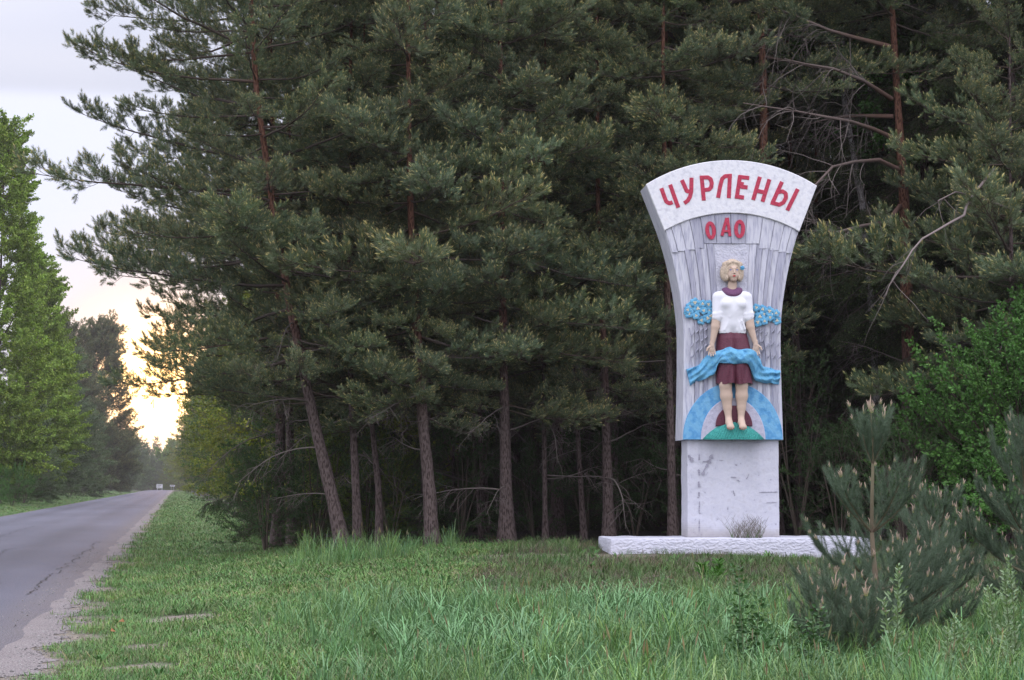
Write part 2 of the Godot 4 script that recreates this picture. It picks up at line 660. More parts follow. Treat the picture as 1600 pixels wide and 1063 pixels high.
func make_road() -> void:
	var s := Soup.new()
	var ts := [-40.0, -20.0, -5.0, 5.0]
	var t := 10.0
	while t < 552.0:
		ts.append(t)
		t += maxf(0.5, (t - 10.0) * 0.022)
	ts.append(552.0)
	var ls := []
	for i in 31:
		ls.append(-7.35 + 5.85 * i / 30.0)
	var row := func(u: float) -> Array:
		var out := []
		for i in ls.size():
			var l: float = ls[i]
			if i == 0:
				l += 0.12 * fine.get_noise_2d(5.0, u * 8.0)
			if i == ls.size() - 1:
				l += 0.16 * fine.get_noise_2d(50.0, u * 10.0)
			var crown := 0.05 * (1.0 - pow((l + 4.42) / 2.95, 2.0))
			var p := Vector3(l * cs - u * sn, 0.012 + crown, -l * sn - u * cs)
			var track := exp(-pow((l + 2.9) / 0.42, 2.0)) + exp(-pow((l + 4.2) / 0.3, 2.0)) * 0.5 + exp(-pow((l + 5.9) / 0.42, 2.0))
			var k := 0.140 - 0.034 * track + 0.022 * bumps.get_noise_2d(l * 5.0, u * 1.2) + 0.013 * fine.get_noise_2d(l * 8.0, u * 5.0)
			var edge := smoothstep(0.5, 0.0, minf(-1.5 - l, l + 7.35))
			out.append([p, Color(k * 0.91, k * 0.94, k * 1.22).lerp(Color(0.17, 0.15, 0.14), edge * 0.5)])
		return out
	var up := Vector3.UP
	var a: Array = row.call(ts[0])
	for j in range(1, ts.size()):
		var b: Array = row.call(ts[j])
		for i in ls.size() - 1:
			s.smooth(a[i][0], b[i][0], b[i + 1][0], up, up, up, a[i][1], b[i][1], b[i + 1][1])
			s.smooth(a[i][0], b[i + 1][0], a[i + 1][0], up, up, up, a[i][1], b[i + 1][1], a[i + 1][1])
		var e := ls.size() - 1
		var right := Vector3(cs * 0.16, -0.030, -sn * 0.16)
		var left := Vector3(-cs * 0.16, -0.030, sn * 0.16)
		s.smooth(a[e][0], b[e][0], b[e][0] + right, up, up, up, a[e][1], a[e][1], a[e][1])
		s.smooth(a[e][0], b[e][0] + right, a[e][0] + right, up, up, up, a[e][1], a[e][1], a[e][1])
		s.smooth(a[0][0] + left, b[0][0] + left, b[0][0], up, up, up, a[0][1], a[0][1], a[0][1])
		s.smooth(a[0][0] + left, b[0][0], a[0][0], up, up, up, a[0][1], a[0][1], a[0][1])
		a = b
	var road := obj("road", s.mesh(M.asphalt))
	tag(road, "grey asphalt road running straight away to the sunset", "", "", "structure")
	# cracks wandering along the road
	for e in [[-1.95, 11.0, 24.0, 0.02], [-2.3, 17.0, 30.0, 0.016], [-3.3, 20.0, 46.0, 0.022], [-4.4, 24.0, 70.0, 0.026], [-1.8, 27.0, 52.0, 0.024]]:
		var cr := Soup.new()
		var u: float = e[1]
		var prev := []
		while u < e[2]:
			var l: float = e[0] + 0.16 * fine.get_noise_2d(u * 10.0, e[0] * 50.0) + 0.05 * fine.get_noise_2d(u * 60.0, e[0] * 30.0)
			var wd: float = e[3] * (0.35 + 0.65 * absf(fine.get_noise_2d(u * 40.0, 77.0)) * 2.0)
			var y := 0.017 + 0.05 * (1.0 - pow((l + 4.42) / 2.95, 2.0))
			var cur := [Vector3((l - wd * 0.5) * cs - u * sn, y, -(l - wd * 0.5) * sn - u * cs), Vector3((l + wd * 0.5) * cs - u * sn, y, -(l + wd * 0.5) * sn - u * cs)]
			if prev:
				cr.quad(prev[0], cur[0], cur[1], prev[1], Color(0.022, 0.021, 0.022))
			prev = cur
			u += 0.14
		obj("crack", cr.mesh(M.asphalt), road)
	# sandy shoulder, ragged towards the grass
	var g := Soup.new()
	for sd in [0, 1]:
		var last := []
		for j in range(3, ts.size()):
			var u0: float = ts[j - 1]
			var u1: float = ts[j]
			var parts := maxi(1, int((u1 - u0) / 0.12)) if u0 < 60.0 else 1
			for q in parts:
				var u := lerpf(u0, u1, float(q) / parts)
				var reach_ := 0.36 + 0.30 * fine.get_noise_2d(u * 9.0, 3.0 + sd * 40.0) + 0.22 * fine.get_noise_2d(u * 34.0, 9.0 + sd * 30.0)
				reach_ = maxf(reach_, 0.05) * (1.0 if sd == 0 else 0.25)
				var l0 := -1.72 if sd == 0 else -7.1
				var l1 := -1.42 + reach_ if sd == 0 else -7.42 - reach_
				var lm := lerpf(l0, l1, 0.6)
				var cur := []
				for e in [[l0, -0.004], [lm, -0.006], [l1, -0.016]]:
					var k: float = 0.24 + 0.05 * fine.get_noise_2d(e[0] * 20.0, u * 12.0)
					cur.append([Vector3(e[0] * cs - u * sn, e[1], -e[0] * sn - u * cs), Color(k * 1.10, k * 0.97, k * 0.93)])
				if last:
					for i in 2:
						if sd == 0:
							g.smooth(last[i][0], cur[i][0], cur[i + 1][0], up, up, up, last[i][1], cur[i][1], cur[i + 1][1])
							g.smooth(last[i][0], cur[i + 1][0], last[i + 1][0], up, up, up, last[i][1], cur[i + 1][1], last[i + 1][1])
						else:
							g.smooth(last[i][0], cur[i + 1][0], cur[i][0], up, up, up, last[i][1], cur[i + 1][1], cur[i][1])
							g.smooth(last[i][0], last[i + 1][0], cur[i + 1][0], up, up, up, last[i][1], last[i + 1][1], cur[i + 1][1])
				last = cur
	tag(obj("road_shoulder", g.mesh(M.shoulder_sand)), "pale sandy gravel along the ragged road edge", "", "", "structure")


func make_gravel() -> void:
	var kinds := []
	for i in 3:
		var s := Soup.new()
		s.ball(Vector3.ZERO, Vector3(1.0, rnd(0.5, 0.75), rnd(0.7, 0.95)), Color.WHITE, 6, 4)
		var w := PackedVector3Array()
		for p in s.v:
			w.append(p * (1.0 + 0.25 * fine.get_noise_3d(p.x * 20.0 + i * 9.0, p.y * 20.0, p.z * 20.0)))
		s.v = w
		kinds.append(s.mesh(M.twig))
	var pl := [[], [], []]
	var tn := [[], [], []]
	for i in 5200:
		var t := 11.0 + 34.0 * pow(rng.randf(), 1.6)
		var l := -1.22 + 0.20 * rng.randfn()
		if l < -1.75 or l > -0.3:
			continue
		var r := rnd(0.003, 0.010) * (1.0 if rng.randf() < 0.93 else 1.7)
		var p := spot(l, t)
		p.y = maxf(p.y, -0.012 if l > -1.5 else 0.012 + 0.05 * (1.0 - pow((l + 4.42) / 2.95, 2.0))) + r * 0.25
		var k := i % 3
		pl[k].append(Transform3D(Basis(Vector3.UP, rnd(0, TAU)).scaled(Vector3.ONE * r), p))
		var g := rnd(0.09, 0.26)
		tn[k].append(Color(g * 1.06, g, g * 0.95))
	for k in 3:
		tag(many("gravel", kinds[k], pl[k], tn[k]), "loose gravel scattered along the road edge", "", "", "stuff")


# ------------------------------------------------------------------ the stele
# Its front lies in the plane z = 0, x to the right, y up from the top of the plinth. q() takes the drawing's units (106.25 to the metre).
func q(x: float, y: float, z := 0.0) -> Vector3:
	return Vector3((x - 1145.0) / 106.25, (840.0 - y) / 106.25, z)


func q2(x: float, y: float) -> Vector2:
	return Vector2((x - 1145.0) / 106.25, (840.0 - y) / 106.25)


const FLARE_Y := [1.43, 2.0, 2.6, 3.08, 3.43, 3.8, 4.12, 4.51, 5.20]
const FLARE_W := [0.748, 0.733, 0.722, 0.724, 0.755, 0.815, 0.885, 1.000, 1.262]


func half_width(y: float) -> float:
	var i := 0
	while i < FLARE_Y.size() - 2 and y > FLARE_Y[i + 1]:
		i += 1
	var y0: float = FLARE_Y[i]
	var y1: float = FLARE_Y[i + 1]
	var h := y1 - y0
	var t := clampf((y - y0) / h, 0.0, 1.0)
	var w0: float = FLARE_W[i]
	var w1: float = FLARE_W[i + 1]
	var m0: float = (w1 - FLARE_W[i - 1]) / (y1 - FLARE_Y[i - 1]) * h if i > 0 else (w1 - w0)
	var m1: float = (FLARE_W[i + 2] - w0) / (FLARE_Y[i + 2] - y0) * h if i < FLARE_Y.size() - 2 else (w1 - w0)
	return w0 * (2.0 * t * t * t - 3.0 * t * t + 1.0) + m0 * (t * t * t - 2.0 * t * t + t) + w1 * (3.0 * t * t - 2.0 * t * t * t) + m1 * (t * t * t - t * t)


func arc_points(half: float, y_end: float, y_mid: float, count: int) -> PackedVector2Array:
	var sag := y_mid - y_end
	var r := (half * half + sag * sag) / (2.0 * sag)
	var a := asin(clampf(half / r, -1.0, 1.0))
	var out := PackedVector2Array()
	for i in count + 1:
		var b := lerpf(a, -a, float(i) / count)
		out.append(Vector2(r * sin(b), y_mid - r + r * cos(b)))
	return out


func band_floor(x: float) -> float:   # lower edge of the lettered band
	var sag := 0.27
	var r := (1.0 + sag * sag) / (2.0 * sag)
	return 4.78 - r + sqrt(r * r - x * x)


# a letter stroke of even width along a line
func stroke(s: Soup, pts: Array, width: float, z0: float, z1: float) -> void:
	var line := PackedVector2Array()
	for p in pts:
		line.append(p)
	for poly in Geometry2D.offset_polyline(line, width * 0.5, Geometry2D.JOIN_ROUND, Geometry2D.END_BUTT):
		if not Geometry2D.is_polygon_clockwise(poly):
			s.slab(poly, z0, z1, 0.002, Color.WHITE)


func letter_ring(s: Soup, at: Vector2, rx: float, ry: float, width: float, tilt: float, z0: float, z1: float) -> void:
	var m := 28
	for i in m:
		var c := []
		for e in [[i, 1.0], [i + 1, 1.0], [i + 1, 0.0], [i, 0.0]]:
			var a: float = TAU * e[0] / m
			var p := Vector2(cos(a) * (rx - width * (1.0 - e[1])), sin(a) * (ry - width * (1.0 - e[1])))
			c.append(at + p.rotated(tilt))
		var f := func(k: int, z: float): return Vector3(c[k].x, c[k].y, z)
		s.quad(f.call(0, z1), f.call(3, z1), f.call(2, z1), f.call(1, z1), Color.WHITE)
		s.quad(f.call(0, z0), f.call(0, z1), f.call(1, z1), f.call(1, z0), Color.WHITE)
		s.quad(f.call(2, z0), f.call(2, z1), f.call(3, z1), f.call(3, z0), Color.WHITE)


# a long strip between two fractions of the half width, tilted like a saw tooth
func flute(s: Soup, f0: float, f1: float, y0: float, top0: float, top1: float, z_left: float, z_right: float, edge_noise: float) -> void:
	var m := 12
	var rows := []
	for i in m + 1:
		var t := float(i) / m
		var ya := lerpf(y0, top0, t)
		var yb := lerpf(y0, top1, t)
		var wob := edge_noise * fine.get_noise_2d(f0 * 90.0, ya * 30.0)
		rows.append([Vector3(f0 * half_width(ya) + 0.004 + wob, ya, z_left), Vector3(f1 * half_width(yb) - 0.004 + wob, yb, z_right)])
	for i in m:
		var a: Vector3 = rows[i][0]
		var b: Vector3 = rows[i][1]
		var d: Vector3 = rows[i + 1][1]
		var e: Vector3 = rows[i + 1][0]
		s.quad(a, e, d, b, Color.WHITE)
		var back := func(p: Vector3): return Vector3(p.x, p.y, -0.02)
		s.quad(back.call(a), back.call(e), e, a, Color.WHITE)
		s.quad(b, d, back.call(d), back.call(b), Color.WHITE)
		if i == m - 1:
			s.quad(e, back.call(e), back.call(d), d, Color.WHITE)
		if i == 0:
			s.quad(b, back.call(b), back.call(a), a, Color.WHITE)


func rough_block(lo: Vector3, hi: Vector3, bevel: float, jit: float, cell: float) -> Soup:
	# a cast block whose faces wander a little and whose edges are worn round
	var s := Soup.new()
	var ext := hi - lo
	var mid := (hi + lo) * 0.5
	for ax in 3:
		for sg in [-1.0, 1.0]:
			var u := (ax + 1) % 3
			var w := (ax + 2) % 3
			var nu := maxi(2, int(ext[u] / cell))
			var nw := maxi(2, int(ext[w] / cell))
			var pt := func(i: int, j: int) -> Array:
				var p := Vector3.ZERO
				p[ax] = sg * ext[ax] * 0.5
				p[u] = (float(i) / nu - 0.5) * ext[u]
				p[w] = (float(j) / nw - 0.5) * ext[w]
				var inner := Vector3(clampf(p.x, -ext.x * 0.5 + bevel, ext.x * 0.5 - bevel), clampf(p.y, -ext.y * 0.5 + bevel, ext.y * 0.5 - bevel), clampf(p.z, -ext.z * 0.5 + bevel, ext.z * 0.5 - bevel))
				var nn := (p - inner).normalized()
				var q_ := inner + nn * bevel + mid
				var chip := maxf(0.0, fine.get_noise_3d(q_.x * 22.0, q_.y * 22.0, q_.z * 22.0) - 0.25) * (3.0 if nn[ax] * sg < 0.97 else 0.6)
				q_ += nn * (jit * bumps.get_noise_3d(q_.x * 40.0, q_.y * 40.0, q_.z * 40.0) - jit * chip)
				# rain streaks from the top, soil splashed up from the foot
				var streak := maxf(0.0, fine.get_noise_2d(q_.x * 26.0 + q_.z * 19.0, 5.0 + q_.y * 1.5)) * smoothstep(lo.y + 0.3, hi.y, q_.y)
				var splash := (1.0 - smoothstep(0.02, 0.24 + 0.2 * fine.get_noise_2d(q_.x * 22.0, q_.z * 22.0), q_.y - lo.y))
				var g := 1.0 - 0.28 * streak - 0.26 * splash
				return [q_, nn, Color(g, g * (1.0 - 0.05 * splash), g * (1.0 - 0.12 * splash))]
			for i in nu:
				for j in nw:
					var a: Array = pt.call(i, j)
					var b: Array = pt.call(i + 1, j)
					var d: Array = pt.call(i + 1, j + 1)
					var e: Array = pt.call(i, j + 1)
					if sg > 0.0:
						s.quad(a[0], e[0], d[0], b[0], a[2])
					else:
						s.quad(a[0], b[0], d[0], e[0], a[2])
	return s


func make_stele() -> void:
	var t := thing("stele", Vector3(3.247, 0.58, -32.0), "tall white flared stele lettered in red over a painted relief of a woman", "monument")
	t.rotation.y = 0.062
	var m := func(s: Soup, name_: String, material: String, parent: Node = t): return obj(name_, s.mesh(M[material]), parent)
	m.call(rough_block(Vector3(-1.88, -0.42, -1.15), Vector3(1.92, 0.0, 0.62), 0.025, 0.012, 0.05), "plinth", "plinth_paint")
	m.call(rough_block(Vector3(-0.672, -0.01, -0.70), Vector3(0.690, 1.445, -0.04), 0.02, 0.010, 0.032), "pedestal", "pedestal_paint")
	# paint peeled from the pedestal, down to the concrete, and the seams of its casting
	var pz := func(x: float, y: float): return q2(930.0 + x / 3.556, 660.0 + y / 3.556)
	for e in [[[[648, 180], [640, 205], [622, 240], [604, 268], [596, 296]], 16.0], [[[577, 178], [578, 212]], 6.0], [[[574, 262], [578, 300]], 8.0], [[[574, 330], [577, 362]], 9.0], [[[574, 388], [576, 415]], 8.0], [[[578, 440], [575, 505]], 4.0], [[[576, 540], [574, 610]], 4.0], [[[516, 185], [532, 200], [538, 222]], 16.0], [[[690, 212], [712, 214]], 3.5], [[[755, 306], [785, 308]], 4.0], [[[790, 322], [806, 330]], 4.0], [[[912, 390], [1018, 388]], 2.6], [[[950, 448], [1012, 446]], 2.2], [[[880, 118], [930, 112]], 2.4], [[[766, 380], [776, 410]], 4.0], [[[600, 220], [640, 218]], 5.0], [[[855, 290], [848, 306], [838, 318]], 3.0]]:
		var line := []
		for i in e[0].size():
			line.append(pz.call(e[0][i][0], e[0][i][1]))
		var pp := PackedVector2Array()
		var left_ := PackedVector2Array()
		var n_ := 14
		for i in n_ + 1:
			var u := float(i) / n_ * (line.size() - 1)
			var k := mini(int(u), line.size() - 2)
			var c: Vector2 = line[k].lerp(line[k + 1], u - k)
			var dir: Vector2 = (line[k + 1] - line[k]).normalized()
			var wide: float = e[1] / 3.556 / 106.25 * (0.3 + 1.5 * absf(fine.get_noise_2d(c.x * 400.0, c.y * 400.0)) * 1.8) * (0.35 if i in [0, n_] else 1.0)
			pp.append(c + Vector2(-dir.y, dir.x) * wide * 0.6)
			left_.append(c - Vector2(-dir.y, dir.x) * wide * 0.5)
		left_.reverse()
		pp.append_array(left_)
		var ps := Soup.new()
		ps.slab(pp, -0.06, -0.0285, 0.0, Color.WHITE)
		if ps.v.size():
			m.call(ps, "peeled_patch", "bare_concrete")
	# the flared body
	var out := PackedVector2Array()
	for i in 25:
		var y := lerpf(1.43, 5.20, i / 24.0)
		out.append(Vector2(half_width(y), y))
	out.append_array(arc_points(1.258, 5.20, 5.555, 20).slice(1, 20))
	for i in 25:
		var y := lerpf(5.20, 1.43, i / 24.0)
		out.append(Vector2(-half_width(y), y))
	var s := Soup.new()
	s.slab(out, -0.75, 0.0, 0.008, Color.WHITE)
	m.call(s, "body", "white_stone")
	# the lettered band
	var band := arc_points(1.275, 5.195, 5.565, 26)
	var under := arc_points(1.003, 4.51, 4.78, 22)
	under.reverse()
	band.append_array(under)
	s = Soup.new()
	s.slab(band, -0.01, 0.055, 0.008, Color.WHITE)
	var bandn = m.call(s, "name_band", "white_band")
	var z := func(x: float, y: float): return q2(960.0 + x / 4.253, 230.0 + y / 4.253)
	var w := 27.0 / 4.253 / 106.25
	var words := [
		[[[313, 272], [335, 335], [346, 362], [366, 374], [388, 366]], [[372, 248], [426, 402]]],
		[[[451, 216], [474, 268], [484, 292], [508, 292]], [[516, 200], [514, 292], [505, 328], [490, 355], [466, 372]]],
		[[[584, 190], [598, 353]], [[572, 199], [625, 197], [645, 209], [652, 236], [648, 262], [634, 278], [590, 284]]],
		[[[694, 334], [707, 262], [722, 206], [742, 188], [788, 184]], [[775, 176], [766, 335]]],
		[[[843, 184], [819, 336]], [[832, 191], [905, 199]], [[846, 246], [846, 246.1]], [[856, 226], [850, 258], [893, 262]], [[808, 323], [868, 331]]],
		[[[977, 190], [930, 347]], [[1041, 206], [993, 358]], [[950, 283], [1012, 296]]],
		[[[1126, 222], [1060, 366]], [[1086, 296], [1128, 286], [1150, 300], [1152, 330], [1134, 362], [1106, 377], [1048, 362]], [[1232, 270], [1160, 415]]],
	]
	for l in words:
		s = Soup.new()
		var up := 0.0
		for st in l:
			var pts := []
			for p in st:
				pts.append(z.call(p[0], p[1]))
			stroke(s, pts, w, 0.05 + up, 0.062 + up)
			up += 0.0011
		m.call(s, "letter", "red_paint", bandn)
	# upper panels of the fan, between the band and the field, then the finer flutes below
	var xs := [-0.985, -0.885, -0.74, -0.595, -0.435, -0.235, -0.012, 0.215, 0.435, 0.615, 0.765, 0.885, 0.985]
	var fan := []
	for i in xs.size() - 1:
		s = Soup.new()
		var f0: float = xs[i]
		var f1: float = xs[i + 1]
		var low := 4.33 if absf(f0 + f1) < 0.9 else 4.27 - 0.16 * (absf(f0 + f1) * 0.5 - 0.45)
		var k := 0.5 + 0.5 * sin(i * 2.4)
		flute(s, f0, f1, low, band_floor(f0) - 0.004, band_floor(f1) - 0.004, 0.018 + 0.014 * k, 0.012 + 0.020 * (1.0 - k), 0.002)
		fan.append(m.call(s, "fan_panel", "grey_stone" if i in [3, 4, 5, 6] else "white_stone"))
	# O A O
	var lw := 25.0 / 4.253 / 106.25
	var oz := 0.044
	s = Soup.new()
	letter_ring(s, z.call(644, 552), 35.0 / 452.0, 61.0 / 452.0, lw, 0.10, 0.012, oz)
	m.call(s, "letter", "red_paint", fan[4])
	s = Soup.new()
	stroke(s, [z.call(720, 588), z.call(738, 520), z.call(754, 468)], lw * 0.8, 0.012, oz)
	stroke(s, [z.call(757, 466), z.call(774, 590)], lw * 0.8, 0.012, oz + 0.001)
	stroke(s, [z.call(728, 558), z.call(770, 555)], lw * 0.6, 0.012, oz + 0.002)
	m.call(s, "letter", "red_paint", fan[5])
	s = Soup.new()
	letter_ring(s, z.call(839, 541), 37.0 / 452.0, 62.0 / 452.0, lw, -0.03, 0.012, oz)
	m.call(s, "letter", "red_paint", fan[6])
	# lower flutes on both sides of the rough field behind the woman
	var lows := [-0.90, -0.775, -0.675, -0.60, -0.50, -0.40, -0.29]
	for sd in [-1.0, 1.0]:
		for i in lows.size() - 1:
			s = Soup.new()
			var f0: float = lows[i]
			var f1: float = lows[i + 1]
			var top := 4.325 if i > 3 else 4.21 + 0.03 * i
			var k := 0.5 + 0.5 * sin(i * 2.9 + sd)
			if sd < 0.0:
				flute(s, f0, f1, 1.44, top - 0.01, top, 0.034 * k + 0.004, 0.012, 0.004)
			else:
				flute(s, -f1, -f0, 1.44, top, top - 0.01, 0.010, 0.036 * k + 0.006, 0.004)
			m.call(s, "flute", "grey_stone" if (i in [1, 3, 5]) == (sd < 0.0) else "white_stone")
	s = Soup.new()
	flute(s, -0.285, 0.285, 1.44, 4.322, 4.322, 0.008, 0.008, 0.0)
	m.call(s, "rough_field", "rough_white")
	# the coloured arches at the foot
	var arch := func(cx: float, rx: float, ry: float, y0: float, count: int) -> PackedVector2Array:
		var p := PackedVector2Array()
		for i in count + 1:
			var a := PI * i / count
			p.append(Vector2(cx + rx * cos(a), y0 + ry * sin(a)))
		return p
	var base := 1.432
	for e in [["arch", 0.738, 0.835, -0.01, 0.048, "arch_blue"], ["arch", 0.478, 0.612, 0.03, 0.062, "pale_lilac"]]:
		s = Soup.new()
		s.slab(arch.call(-0.004, e[1], e[2], base, 36), e[3], e[4], 0.006, Color.WHITE)
		m.call(s, e[0], e[5])
	s = Soup.new()
	s.slab(arch.call(0.006, 0.272, 0.30, base + 0.20, 28), 0.04, 0.092, 0.008, Color.WHITE)
	m.call(s, "sun_disc", "maroon_paint")
	# grassy mound: a low dome with brushed ridges
	s = Soup.new()
	var pt := func(i: int, j: int) -> Vector3:
		var u := i / 60.0 * 2.0 - 1.0
		var v := j / 22.0
		var top := 0.275 * pow(maxf(1.0 - pow(absf(u), 1.55), 0.0), 0.85)
		var y := base + top * v
		var ridge := 0.010 * sin(u * 75.0 + v * 9.0 * u + 2.0 * fine.get_noise_2d(u * 60.0, v * 50.0)) * sin(v * 17.0 + u * 12.0)
		return Vector3(-0.002 + u * 0.458, y, 0.07 + 0.15 * (1.0 - pow(v, 2.0)) * (1.0 - u * u) + ridge)
	for i in 60:
		for j in 22:
			s.quad(pt.call(i, j), pt.call(i, j + 1), pt.call(i + 1, j + 1), pt.call(i + 1, j), Color.WHITE)
		s.quad(pt.call(i, 22), Vector3(pt.call(i, 22).x, pt.call(i, 22).y, 0.0), Vector3(pt.call(i + 1, 22).x, pt.call(i + 1, 22).y, 0.0), pt.call(i + 1, 22), Color.WHITE)
		s.quad(Vector3(pt.call(i, 0).x, base, 0.0), pt.call(i, 0), pt.call(i + 1, 0), Vector3(pt.call(i + 1, 0).x, base, 0.0), Color.WHITE)
	m.call(s, "mound", "green_paint")
	make_flowers(t)
	make_woman(t)


func make_flowers(t: Node3D) -> void:
	var petals := Soup.new()
	var heart := Soup.new()
	for k in 5:
		var a := TAU * k / 5.0 + 0.3
		petals.ball(Vector3(cos(a) * 0.040, sin(a) * 0.040, 0.012), Vector3(0.036, 0.036, 0.013), Color.WHITE, 9, 5)
	for k in 3:
		var a := TAU * k / 3.0 + PI * 0.5
		heart.ball(Vector3(cos(a) * 0.014, sin(a) * 0.014, 0.024), Vector3(0.013, 0.013, 0.005), Color.WHITE, 6, 4)
	var pm := petals.mesh(M.blue_paint)
	var hm := heart.mesh(M.cream_paint)
	var spots := [[115, 185], [160, 150], [235, 160], [295, 165], [190, 207], [245, 228], [305, 232], [100, 255], [170, 278], [225, 322], [285, 303], [88, 222], [135, 230], [318, 278], [765, 195], [830, 210], [895, 230], [960, 250], [843, 258], [800, 283], [900, 292], [970, 320], [778, 338], [845, 328], [742, 240], [925, 268]]
	var k := 0
	for e in spots:
		var f := obj("flower", pm, t)
		f.position = q(1060.0 + e[0] / 6.253, 450.0 + e[1] / 6.253, 0.026 + 0.014 * (k % 3))
		f.rotation.z = k * 1.1
		f.scale = Vector3.ONE * (0.94 + 0.12 * sin(k * 2.1))
		obj("flower_heart", hm, f)
		k += 1
	# stems hanging down from the flowers to the arches, with small buds
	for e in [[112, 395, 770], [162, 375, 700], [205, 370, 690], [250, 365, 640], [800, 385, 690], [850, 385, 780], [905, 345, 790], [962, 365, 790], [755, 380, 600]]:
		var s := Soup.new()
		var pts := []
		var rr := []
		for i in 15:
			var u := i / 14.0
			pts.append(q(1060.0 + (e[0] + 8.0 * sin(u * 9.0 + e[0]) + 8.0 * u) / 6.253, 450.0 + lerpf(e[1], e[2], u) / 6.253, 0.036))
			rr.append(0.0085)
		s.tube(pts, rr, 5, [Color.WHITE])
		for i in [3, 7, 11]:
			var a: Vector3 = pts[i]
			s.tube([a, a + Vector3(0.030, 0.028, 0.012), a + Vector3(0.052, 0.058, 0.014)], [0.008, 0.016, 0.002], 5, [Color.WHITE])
		obj("stem", s.mesh(M.grey_stone), t)  # weathered grey that also paints in the shadow along the stem lines


func make_woman(t: Node3D) -> void:
	var W := Color.WHITE
	# body: head, neck, forearms with hands, legs with feet, one surface
	var skin := Soup.new()
	var f := Field.new(Vector3(-0.42, 1.50, -0.03), Vector3(0.46, 3.80, 0.50), 0.0125)
	f.bone(q(1144.0, 444, 0.12), q(1143.6, 459, 0.11), 0.066, 0.074, 0.03)
	f.bone(q(1143.6, 459, 0.10), q(1143.6, 465, 0.06), 0.085, 0.10, 0.03)
	# legs: thigh ends under the skirt, knee, calf, ankle, foot pointing forward and down
	for e in [[1131.6, 1133.0, 1134.6, 1136.0, 1137.2], [1157.0, 1157.2, 1156.6, 1155.6, 1156.6]]:
		f.bone(q(e[0], 580, 0.16), q(e[0], 602, 0.17), 0.098, 0.090, 0.02)
		f.bone(q(e[0], 602, 0.17), q(e[1], 620, 0.155), 0.090, 0.088, 0.03)
		f.bone(q(e[1], 620, 0.155), q(e[2], 638, 0.155), 0.088, 0.064, 0.03)
		f.bone(q(e[2], 638, 0.155), q(e[3], 655, 0.175), 0.064, 0.044, 0.02)
		f.bone(q(e[3], 655, 0.180), q(e[3], 661, 0.22), 0.046, 0.052, 0.02)
		f.bone(q(e[3], 661, 0.22), q(e[4], 668, 0.30), 0.050, 0.050, 0.02)
		f.blob(q(e[4], 669, 0.31), Vector3(0.056, 0.036, 0.05), 0.02)
		f.blob(q(e[0] + 0.3, 603, 0.235), Vector3(0.04, 0.055, 0.03), 0.03)
	# forearms and palms, turned to the front
	f.bone(q(1118.0, 496, 0.15), q(1116.3, 512, 0.16), 0.062, 0.063, 0.02)
	f.bone(q(1116.3, 512, 0.16), q(1111.2, 538, 0.18), 0.060, 0.036, 0.02)
	f.bone(q(1170.2, 496, 0.15), q(1171.5, 512, 0.16), 0.062, 0.063, 0.02)
	f.bone(q(1171.5, 512, 0.16), q(1178.3, 536, 0.18), 0.060, 0.036, 0.02)
	f.mesh_into(skin, W)
	# hands, on a finer grid: palm, four bent fingers, thumb leaving the side
	for e in [[1110.6, 542.0, -1.0], [1179.2, 540.0, 1.0]]:
		var o := q(e[0], e[1], 0.185)
		var d: float = e[2]
		var hf := Field.new(o + Vector3(-0.13, -0.19, -0.06), o + Vector3(0.13, 0.08, 0.10), 0.005)
		var out := Vector3(d, 0, 0)
		hf.bone(o + Vector3(0, 0.05, -0.005), o + Vector3(0, 0.0, 0.0), 0.034, 0.036, 0.015)
		hf.blob(o + Vector3(d * 0.008, -0.045, 0.004), Vector3(0.050, 0.056, 0.026), 0.015)
		for k in 4:
			var root := o + Vector3(d * (0.040 - 0.026 * k), -0.080 + 0.004 * absf(k - 1.2), 0.004)
			var ln: float = [0.040, 0.047, 0.045, 0.036][k]
			var lean: Vector3 = Vector3(d * (0.22 - 0.12 * k), -1.0, 0.25).normalized()
			var mid := root + lean * ln
			var tip := mid + Vector3(lean.x * 0.6, -0.75, 0.66).normalized() * ln * 0.85
			hf.bone(root - lean * 0.02, mid, 0.0125, 0.011, 0.006)
			hf.bone(mid, tip, 0.011, 0.009, 0.005)
		var th := o + Vector3(d * 0.036, -0.015, 0.014)
		hf.bone(th, th + Vector3(d * 0.034, -0.026, 0.016), 0.017, 0.0135, 0.012)
		hf.bone(th + Vector3(d * 0.034, -0.026, 0.016), th + Vector3(d * 0.048, -0.062, 0.026), 0.013, 0.010, 0.006)
		hf.mesh_into(skin, W)
	# head
	var hd := Field.new(q(1130, 447, 0.02), q(1159, 404, 0.36), 0.0055)
	hd.blob(q(1144.6, 425.5, 0.155), Vector3(0.092, 0.120, 0.125), 0.02)
	hd.blob(q(1144.7, 431.5, 0.185), Vector3(0.080, 0.085, 0.090), 0.03)
	hd.blob(q(1144.9, 438.6, 0.215), Vector3(0.036, 0.030, 0.045), 0.04)
	hd.blob(q(1140.2, 432.2, 0.235), Vector3(0.028, 0.026, 0.024), 0.03)
	hd.blob(q(1149.4, 432.2, 0.235), Vector3(0.028, 0.026, 0.024), 0.03)
	hd.bone(q(1138.6, 421.6, 0.252), q(1142.6, 421.0, 0.268), 0.011, 0.011, 0.025)
	hd.bone(q(1147.0, 421.0, 0.268), q(1151.0, 421.6, 0.252), 0.011, 0.011, 0.025)
	hd.bone(q(1144.9, 421.0, 0.268), q(1145.2, 428.4, 0.300), 0.008, 0.0105, 0.014)
	hd.blob(q(1144.1, 428.9, 0.286), Vector3(0.009, 0.007, 0.012), 0.010)
	hd.blob(q(1146.3, 428.9, 0.286), Vector3(0.009, 0.007, 0.012), 0.010)
	hd.blob(q(1145.0, 433.0, 0.266), Vector3(0.028, 0.017, 0.018), 0.018)
